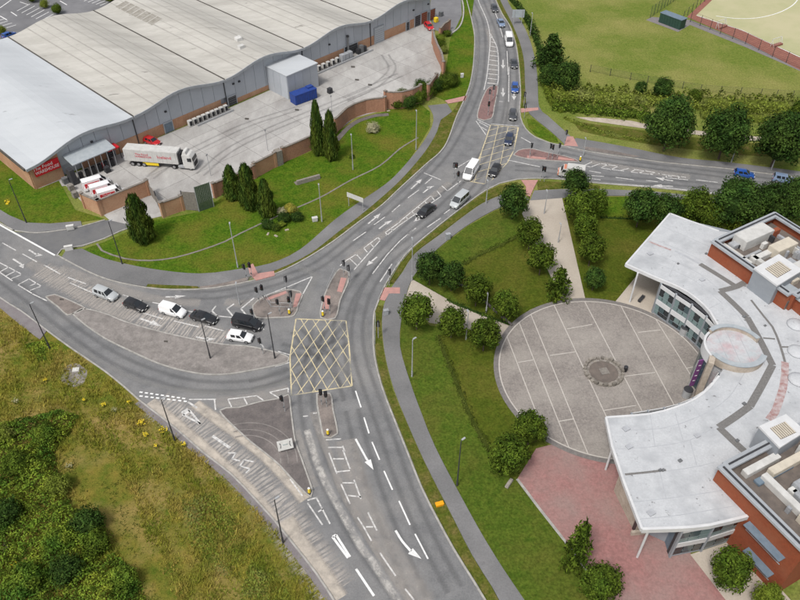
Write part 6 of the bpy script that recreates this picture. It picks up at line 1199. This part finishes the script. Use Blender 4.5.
m = MB(); m.loft([[(x, -1.22, .45), (x, -1.22, z), (x, 1.22, z), (x, 1.22, .45)] for x, z in ((4.75, 3.55), (5.4, 3.65), (6.3, 3.5), (6.85, 2.9), (7.0, 2.1), (7.05, .5))]); m.build('cab', 'plant_white', t, bevel=.08)
pane(t, 'windscreen', (7.0, -1.2, 2.1), (7.0, 1.2, 2.1), (6.85, 1.15, 2.92), (6.85, -1.15, 2.92), .05, .02); m = MB(); m.box((7.05, 0, 1.3), (.1, 1.7, .9)); m.build('grille', 'plastic_black', t); m = MB(); m.box((5.3, 0, 3.85), (1.0, 2.2, .7), top=(.6, .9)); m.build('wind_deflector', 'plant_white', t, bevel=.08); m = MB(); m.box((2.8, 0, .95), (4.6, .9, .3)); m.build('tractor_chassis', 'dark_metal', t); m = MB(); m.box((4.1, 0, 2.5), (.5, 1.8, 2.2)); m.build('gap_fairing', 'plastic_black', t)
m = MB(); m.box((-7.9, 0, 1.6), (.3, 2.3, .8)); m.build('tail_lift', 'galvanised', t)
# clutter by the loading end
for px, py, c, lab in ((140, 142, 'plant_white', 'white goods cage beside the parked red cars'), (143.5, 140, 'gate_green', 'green crate stack beside the parked red cars'), (108, 172, 'dark_metal', 'dark roll cage beside the delivery vans'), (106, 168, 'sign_red', 'red trolley stack under the canopy end'), (72, 190, 'timber_grey', 'pallet stack by the end of the brick corner'), (76, 197, 'timber_grey', 'broken pallets heaped beside the first delivery van'), (66, 183, 'mid_metal', 'grey cage by the compactor'), (385, 37, 'sign_red', 'red bin beside the pale roller door'), (330, 93, 'dark_metal', 'small dark box behind the blue container'), (436, 22, 'yellow', 'yellow bin at the far end of the yard'), (441, 16, 'mid_metal', 'grey cage at the far end of the yard')):
    t = thing('goods_stack', lab, 'cage', G(px, py, .06), R(46)); 
    for q in range(3):
        m = MB(); m.box((0, 0, .25 + q * .42), (1.1 - .05 * q, 1.0, .38)); m.build('crate', c, t, bevel=.03)
# ------------------------------------------------------------------ street furniture
def lamp(bx, by, tx, ty, lab, dark=True, arm=None):
    b = G(bx, by); D = Vector((tx - 400, FOC * _c - (ty - 300) * _s, -FOC * _s - (ty - 300) * _c)); h = CAMH + D.z * (b.y / D.y); h = min(max(h, 4), 11); mt = 'dark_metal' if dark else 'galvanised'
    t = thing('street_lamp', lab, 'street lamp', (b.x, b.y, .1)); m = MB(); m.tube((0, 0, 0), (0, 0, 1.2), .13, .13); m.build('base', mt, t); m = MB(); m.tube((0, 0, 1.2), (0, 0, h - .1), .095, .06); m.build('pole', mt, t)
    near = arm if arm is not None else R(60); m = MB(); m.tube((0, 0, h - .12), (math.cos(near) * .25, math.sin(near) * .25, h), .045); m.build('arm', mt, t); m = MB(); m.box((math.cos(near) * .4, math.sin(near) * .4, h + .02), (.6, .26, .12), near); m.build('lamp_head', 'galvanised', t, bevel=.04)
for a in ((50, 348.75, 31, 304.5, 'black street lamp at the edge of the rough field, left'), (175, 441, 162, 400, 'black street lamp beside the ragwort by the slip road'), (283.25, 543, 273.75, 500, 'black street lamp by the slip road, lowest of three along the field'), (122.5, 264.5, 108, 221.75, 'black street lamp right of the side road mouth'), (26.75, 223.25, 6.75, 180.5, 'black street lamp at the left edge below the warehouse'), (275, 358.75, 267.5, 315, 'black street lamp on the pale island, nearest the box junction'), (210.5, 358.75, 201, 321, 'black street lamp on the pale island, left of another'), (457, 486, 458, 441, 'black street lamp on the lawn edge beside the south footpath'), (412, 377, 410.5, 340, 'grey street lamp on the lawn by the footpath bend')):
    lamp(*a, dark=a[4].startswith('black'), arm=R(40))
for a in ((238, 268, 229, 225, 'grey street lamp behind the left pedestrian crossing'), (322, 222, 319, 186, 'grey street lamp beside the white box on the lawn'), (353, 170, 352, 136, 'grey street lamp on the lawn under the tall conifers'), (416, 150, 415, 112, 'grey street lamp in the lawn near the crossing on the north arm'), (530, 36, 530.5, 14, 'grey street lamp beside the hedge on the north path'), (412, 281, 411, 240, 'grey lamp post where the tan path meets the footpath'), (486, 204, 485, 182, 'grey lamp post at the verge below the upper box junction'), (731, 163, 732, 158, 'thin lamp post beside the blue hatchback'), (771, 170, 772, 163, 'thin lamp post beside the silver blue car'), (583, 156, 579, 148, 'grey sign post at the end of the east island'), (544, 214, 546, 192, 'lamp post on the pale north path, upper'), (558, 243, 558, 227, 'lamp post on the pale north path, lower'), (486, 313, 486, 303, 'short lamp on the tan path'), (466, 340, 466, 313, 'lamp post by the middle tree below the tan path'), (240, 305, 240, 285, 'thin white post at the chevron island')):
    lamp(*a, dark=False, arm=R(100))
def signal(px, py, face, lab, z=3.0, n=1):
    p = G(px, py, z); t = thing('traffic_signal', lab, 'traffic light', (p.x, p.y, .1), face, 'traffic signals at the two junctions')
    m = MB(); m.tube((0, 0, 0), (0, 0, z + .4), .05); m.build('pole', 'galvanised', t); m = MB(); m.box((.2, 0, z), (.26, .36, 1.05)); h = m.build('signal_head', 'plastic_black', t, bevel=.03); m = MB(); m.box((.05, 0, z), (.03, .5, 1.2)); m.build('backing_board', 'plastic_black', t)
    for q, c in enumerate(('lens_red', 'lens_amber', 'lens_green')):
        m = MB(); m.tube((.33, 0, z + .32 - q * .32), (.36, 0, z + .32 - q * .32), .11, n=10); m.build('lens', c, h); m = MB(); m.box((.42, 0, z + .45 - q * .32), (.2, .26, .02)); m.build('hood', 'plastic_black', h)
    m = MB(); m.box((.1, .0, 1.1), (.16, .2, .3)); m.build('push_button_box', 'mid_metal', t)
for i, (px, py, f, lab) in enumerate(((245, 267, 200, 'traffic signal left of the pair behind the left crossing'), (250, 265, 230, 'traffic signal at the lawn corner of the left crossing'), (257.5, 290, 200, 'traffic signal by the chevrons, left of a pair'), (262, 287.5, 240, 'traffic signal by the chevrons, right of a pair'), (285, 280, 60, 'lone traffic signal on the kerb between the two left crossings'), (278.5, 302, 200, 'traffic signal in the middle of the triangular island'), (290, 295, 60, 'upper traffic signal of the pair on the triangular island'), (289, 299.5, 250, 'lower traffic signal of the pair on the triangular island'), (343, 264, 60, 'traffic signal at the tip of the central splitter, left'), (348, 269, 70, 'traffic signal at the tip of the central splitter, right'), (324, 299, 200, 'traffic signal on the pink paving of the central splitter, left'), (329, 301.5, 250, 'traffic signal on the pink paving of the central splitter, right'), (389, 273, 60, 'traffic signal at the kerb above the pink crossing'), (378, 325, 90, 'traffic signal on the right kerb beside the box junction'), (253, 312, 190, 'traffic signal behind the black people carrier'), (320.5, 392, 270, 'taller traffic signal at the head of the south island'), (325.5, 394, 280, 'smaller traffic signal at the head of the south island'), (283, 398.5, 200, 'traffic signal at the tip of the dark triangular island'), (261, 341, 190, 'traffic signal right of the white hatchback'), (454, 166, 60, 'traffic signal left of the large white van, outer'), (457, 165.5, 240, 'traffic signal left of the large white van, upper'), (459, 174, 220, 'traffic signal left of the large white van, lower'), (531, 146, 20, 'traffic signal at the tip of the east island'), (550, 146.5, 10, 'traffic signal on the east crossing, left of three'), (554, 147.5, 190, 'traffic signal on the east crossing, middle of three'), (559, 146, 20, 'traffic signal on the east crossing, right of three'), (566, 133, 30, 'traffic signal at the bend of the north footpath'), (542, 169, 10, 'traffic signal ahead of the white box van, left'), (546, 169.5, 190, 'traffic signal ahead of the white box van, right'), (490, 92.5, 90, 'traffic signal on the north island, left'), (494, 88, 95, 'traffic signal on the north island, right'), (489, 104, 270, 'traffic signal low on the north island'), (525, 95, 90, 'traffic signal beside the north footpath, upper'), (525.5, 106.5, 100, 'traffic signal beside the north footpath, lower'))):
    signal(px, py, R(f), lab)
# boxes, bollards, signs
def box_thing(name, px, py, size, mat, lab, cat, rz=.3, lid=None):
    t = thing(name, lab, cat, G(px, py, .1), rz); m = MB(); m.box((0, 0, size[2] / 2), size); m.build('cabinet', mat, t, bevel=.03); m = MB(); m.box((0, 0, size[2] + .03), (size[0] + .08, size[1] + .08, .06)); m.build('lid', lid or mat, t); m = MB(); m.box((0, -size[1] / 2 - .01, size[2] * .5), (size[0] * .8, .02, size[2] * .8)); m.build('door', lid or mat, t)
for a in (('control_cabinet', 71, 229.5, (1.3, .5, .9), 'plant_white', 'white cabinet on the far side of the side road mouth', 'cabinet'), ('control_cabinet', 69.5, 250, (1.4, .5, .9), 'plant_white', 'white cabinet on the near side of the side road mouth', 'cabinet'), ('control_cabinet', 315, 221, (1.0, .6, .8), 'plant_white', 'white box on the lawn beside the street lamp', 'cabinet'), ('control_cabinet', 448, 239, (.8, .6, 1.2), 'plant_grey', 'grey cabinet beside the footpath at the upper lawn', 'cabinet'), ('control_cabinet', 386, 314.5, (.8, .5, 1.0), 'plant_grey', 'grey cabinet on the paved patch beside the box junction', 'cabinet'), ('grit_bin', 439.5, 505, (1.0, .5, .35), 'orange', 'orange grit bin on the verge beside the south footpath', 'grit bin'), ('control_cabinet', 462, 77.5, (.7, .5, 1.0), 'plant_white', 'white box on the lawn strip beside the north arm', 'cabinet')): box_thing(*a)
def bollard(px, py, lab):
    t = thing('lit_bollard', lab, 'bollard', G(px, py, .1)); m = MB(); m.tube((0, 0, 0), (0, 0, .25), .26, .2, 10); m.build('base', 'dark_metal', t); m = MB(); m.tube((0, 0, .25), (0, 0, 1.1), .2, .17, 10); m.build('body', 'yellow', t); m = MB(); m.tube((0, 0, 1.1), (0, 0, 1.18), .17, .08, 10); m.build('cap', 'sign_white', t)
bollard(328, 434.5, 'yellow bollard on the south splitter island'); bollard(309.5, 493, 'yellow bollard at the lower tip of the dark triangular island'); bollard(323, 316, 'yellow bollard at the lower end of the central splitter'); bollard(289.5, 314, 'yellow bollard at the corner of the triangular island'); bollard(580, 161, 'small bollard at the end of the east island')
p = G(286, 450); t = thing('direction_sign', 'white direction sign with curved arrows lying low on the dark triangular island', 'sign', (p.x, p.y, .14), R(18))
for x in (-.8, .8):
    m = MB(); m.tube((x, .25, 0), (x, .25, 1.6), .05); m.build('post', 'galvanised', t)
m = MB(); m.add([(-1.05, -.5, .6), (1.05, -.5, .6), (1.05, .3, 1.75), (-1.05, .3, 1.75), (-1.05, -.45, .56), (1.05, -.45, .56), (1.05, .35, 1.71), (-1.05, .35, 1.71)], [(0, 1, 2, 3), (7, 6, 5, 4), (0, 4, 5, 1), (1, 5, 6, 2), (2, 6, 7, 3), (3, 7, 4, 0)]); sgn = m.build('panel', 'plant_white', t)
for s in (-1, 1):
    m = MB()
    for k in range(6):
        a = R(30 + k * 24); x = s * (.78 - .16 * math.sin(a)); f = .5 + .26 * math.cos(a); m.box((x, -.51 + f * .8, .6 + f * 1.15 + .04), (.10, .10, .03))
    m.build('arrow_symbol', 'dark_metal', sgn)
m = MB(); m.box((0, -.1, 1.2), (.7, .06, .04)); m.build('symbol_bar', 'glass_teal', sgn)
# large sign frame on the lawn, flat stone, road signs
A, B = G(349, 206), G(363, 211.5); t = thing('sign_frame', 'white advance direction sign on two posts beside the footpath', 'sign', A, math.atan2(B.y - A.y, B.x - A.x)); L = (B - A).length
for x in (0, L):
    m = MB(); m.tube((x, 0, 0), (x, 0, 3.1), .07); m.build('post', 'galvanised', t)
m = MB(); m.box((L / 2, -.1, 2.7), (L + .5, .08, 1.0)); m.build('panel', 'plant_white', t)
A, B = G(297, 185), G(320, 178.5); t = thing('stone_slab', 'long grey stone sign block lying on the lawn', 'stone', (A + B) / 2, math.atan2(B.y - A.y, B.x - A.x)); m = MB(); m.box((0, 0, .5), ((B - A).length, .5, 1.0)); m.build('block', 'stone_block', t, bevel=.05); m = MB(); m.box((0, .55, .06), ((B - A).length + .4, 1.2, .12)); m.build('plinth', 'coping', t)
A, B = G(512, 25), G(521, 25); t = thing('road_sign', 'grey blue back of a large road sign by the north footpath', 'sign', A, 0)
for x in (.4, 2.6):
    m = MB(); m.tube((x, 0, 0), (x, 0, 4.2), .08); m.build('post', 'galvanised', t)
m = MB(); m.box((1.5, .1, 3.2), (3.4, .06, 2.2)); m.build('panel', 'coping_blue', t)
for i, (px, py, lab) in enumerate(((287, 230, 'white sheet lying before the lawn bed'), (268, 234, 'pale plank lying before the lawn bed, left'), (276, 236, 'pale debris lying before the lawn bed, middle'), (388.5, 111, 'pale slab at the foot of the step in the retaining wall'))):
    m = MB(); m.box((0, 0, .08), (.8, .4, .14), top=(.8, .7)); o = m.build('debris', 'stone_tan', origin=(0, 0, 0)); o.location = G(px, py, .07); o.rotation_euler = (.1, .05, .4 + i); tag(o, lab, 'debris')
# guard rails by the crossings
def rail(a, b, lab, h=1.05):
    A, B = G(*a), G(*b); L = (B - A).length; t = thing('guard_rail', lab, 'railing', (A.x, A.y, .14), math.atan2(B.y - A.y, B.x - A.x)); n = max(2, int(L / 2))
    for i in range(n + 1):
        m = MB(); m.tube((L * i / n, 0, 0), (L * i / n, 0, h), .035, n=6); m.build('post', 'galvanised', t)
    for z in (.15, h):
        m = MB(); m.tube((0, 0, z), (L, 0, z), .03, n=6); m.build('rail', 'galvanised', t)
rail((266, 299.5), (271, 307), 'guard rail on the left side of the triangular island'); rail((271, 307.5), (291, 308.5), 'guard rail along the lower side of the triangular island'); rail((335, 273), (327.5, 290), 'guard rail along the left side of the central splitter'); rail((375, 345), (375.5, 318), 'guard rail along the right kerb by the box junction'); rail((386, 288), (400, 264), 'guard rail along the kerb above the pink crossing'); rail((402, 262), (412, 250), 'guard rail along the verge bend above the tan path')
# fences: field fence, pitch fence
def fence(pts, h, gap, lab, mat='mid_metal', mesh_rails=(.3, .7, 1.0), name='fence'):
    P = GL(pts); t = thing(name, lab, 'fence', P[0]); 
    for i in range(len(P) - 1):
        a, b = P[i] - P[0], P[i + 1] - P[0]; L = (b - a).length; n = max(1, int(L / gap))
        for k in range(n + (1 if i == len(P) - 2 else 0)):
            q = a.lerp(b, k / n); m = MB(); m.tube((q.x, q.y, 0), (q.x, q.y, h), .07, n=6); m.build('post', mat, t)
        for f in mesh_rails:
            m = MB(); m.tube((a.x, a.y, h * f), (b.x, b.y, h * f), .022, n=4); m.build('wire', mat, t)
fence([(590, 72), (630, 80), (700, 92), (760, 96), (840, 101)], 1.9, 3.6, 'wire fence between the playing field and the hedge bank', 'dark_metal', mesh_rails=(.2, .4, .6, .8, .97))
fence([(690, 22), (720, 34), (745, 44), (772, 57), (800, 69), (840, 86)], 3.0, 3.2, 'dark wire mesh fence along the red edge of the pitch', 'dark_metal', (.1, .25, .4, .55, .7, .85, 1.0))
fence([(650, 18), (664, 8), (682, -4), (700, -16)], 3.4, 2.0, 'green mesh fence behind the pitch hut', 'gate_green', (.1, .2, .3, .4, .5, .6, .7, .8, .9, 1.0)); fence([(683, 19), (700, 5), (720, -10)], 2.4, 3, 'dark rail fence along the pitch side path', 'dark_metal', (.4, 1))
A, B = G(661, 21), G(682, 29); t = thing('pitch_hut', 'dark green metal equipment hut at the corner of the pitch', 'hut', (A + B) / 2, math.atan2(B.y - A.y, B.x - A.x)); L = (B - A).length
for k in range(8):
    m = MB(); m.box((-L / 2 + (k + .5) * L / 8, -1.2, 1.35), (L / 8 - .05, .1, 2.6)); m.build('wall_panel', 'hut_green', t)
m = MB(); m.box((0, 0, 1.3), (L - .05, 2.3, 2.55)); m.build('wall_core', 'hut_green', t); m = MB(); m.box((0, 0, 2.72), (L + .2, 2.7, .14)); m.build('roof', 'metal_blue', t)
def goal(px, py, rz, lab):
    t = thing('goal', lab, 'goal', G(px, py, .04), rz)
    for y in (-1.8, 1.8):
        m = MB(); m.tube((0, y, 0), (0, y, 2.0), .06); m.build('post', 'fascia_white', t); m = MB(); m.tube((0, y, 2.0), (1.0, y, 0), .035); m.build('stay', 'fascia_white', t)
    m = MB(); m.tube((0, -1.8, 2.0), (0, 1.8, 2.0), .06); m.build('crossbar', 'fascia_white', t); m = MB(); m.box((.55, 0, .25), (1.0, 3.5, .45)); m.build('backboard', 'pitch_red', t)
    for k in range(7):
        m = MB(); m.tube((0, -1.5 + k * .5, 2.0), (1.0, -1.5 + k * .5, .1), .012, n=4); m.build('net_cord', 'fascia_white', t)
goal(775, 45, R(-60), 'hockey goal at the near end of the pitch'); goal(720, 27, R(-55), 'low white goal frame by the pitch fence')
t = thing('bicycle_rack', 'dark metal cycle rack beside the large tree by the brick block', 'rack', G(718, 585, .13), R(-50))
for k in range(2):
    m = MB(); m.tube((k * 1.0, 0, 0), (k * 1.0, 0, .8), .04); m.build('upright', 'dark_metal', t)
m = MB(); m.tube((0, 0, .8), (1.0, 0, .8), .04); m.build('top_rail', 'dark_metal', t); m = MB(); m.tube((0, 0, .3), (1.0, 0, .3), .03); m.build('lower_rail', 'dark_metal', t)
m = MB(); m.box((0, 0, .2), (.5, 1.6, .4), top=(.9, .9)); o = m.build('stone_bench', 'stone_block', origin=(0, 0, 0), bevel=.05); o.location = G(509, 484, .11); o.rotation_euler = (0, 0, R(-35)); tag(o, 'low stone bench on the lawn under the large round tree', 'bench')
m = MB(); m.box((0, 0, .08), (.5, 1.0, .16)); o = m.build('warning_marker', 'yellow', origin=(0, 0, 0)); o.location = G(8, 203, .1); tag(o, 'yellow board lying in the grass below the warehouse corner', 'board')
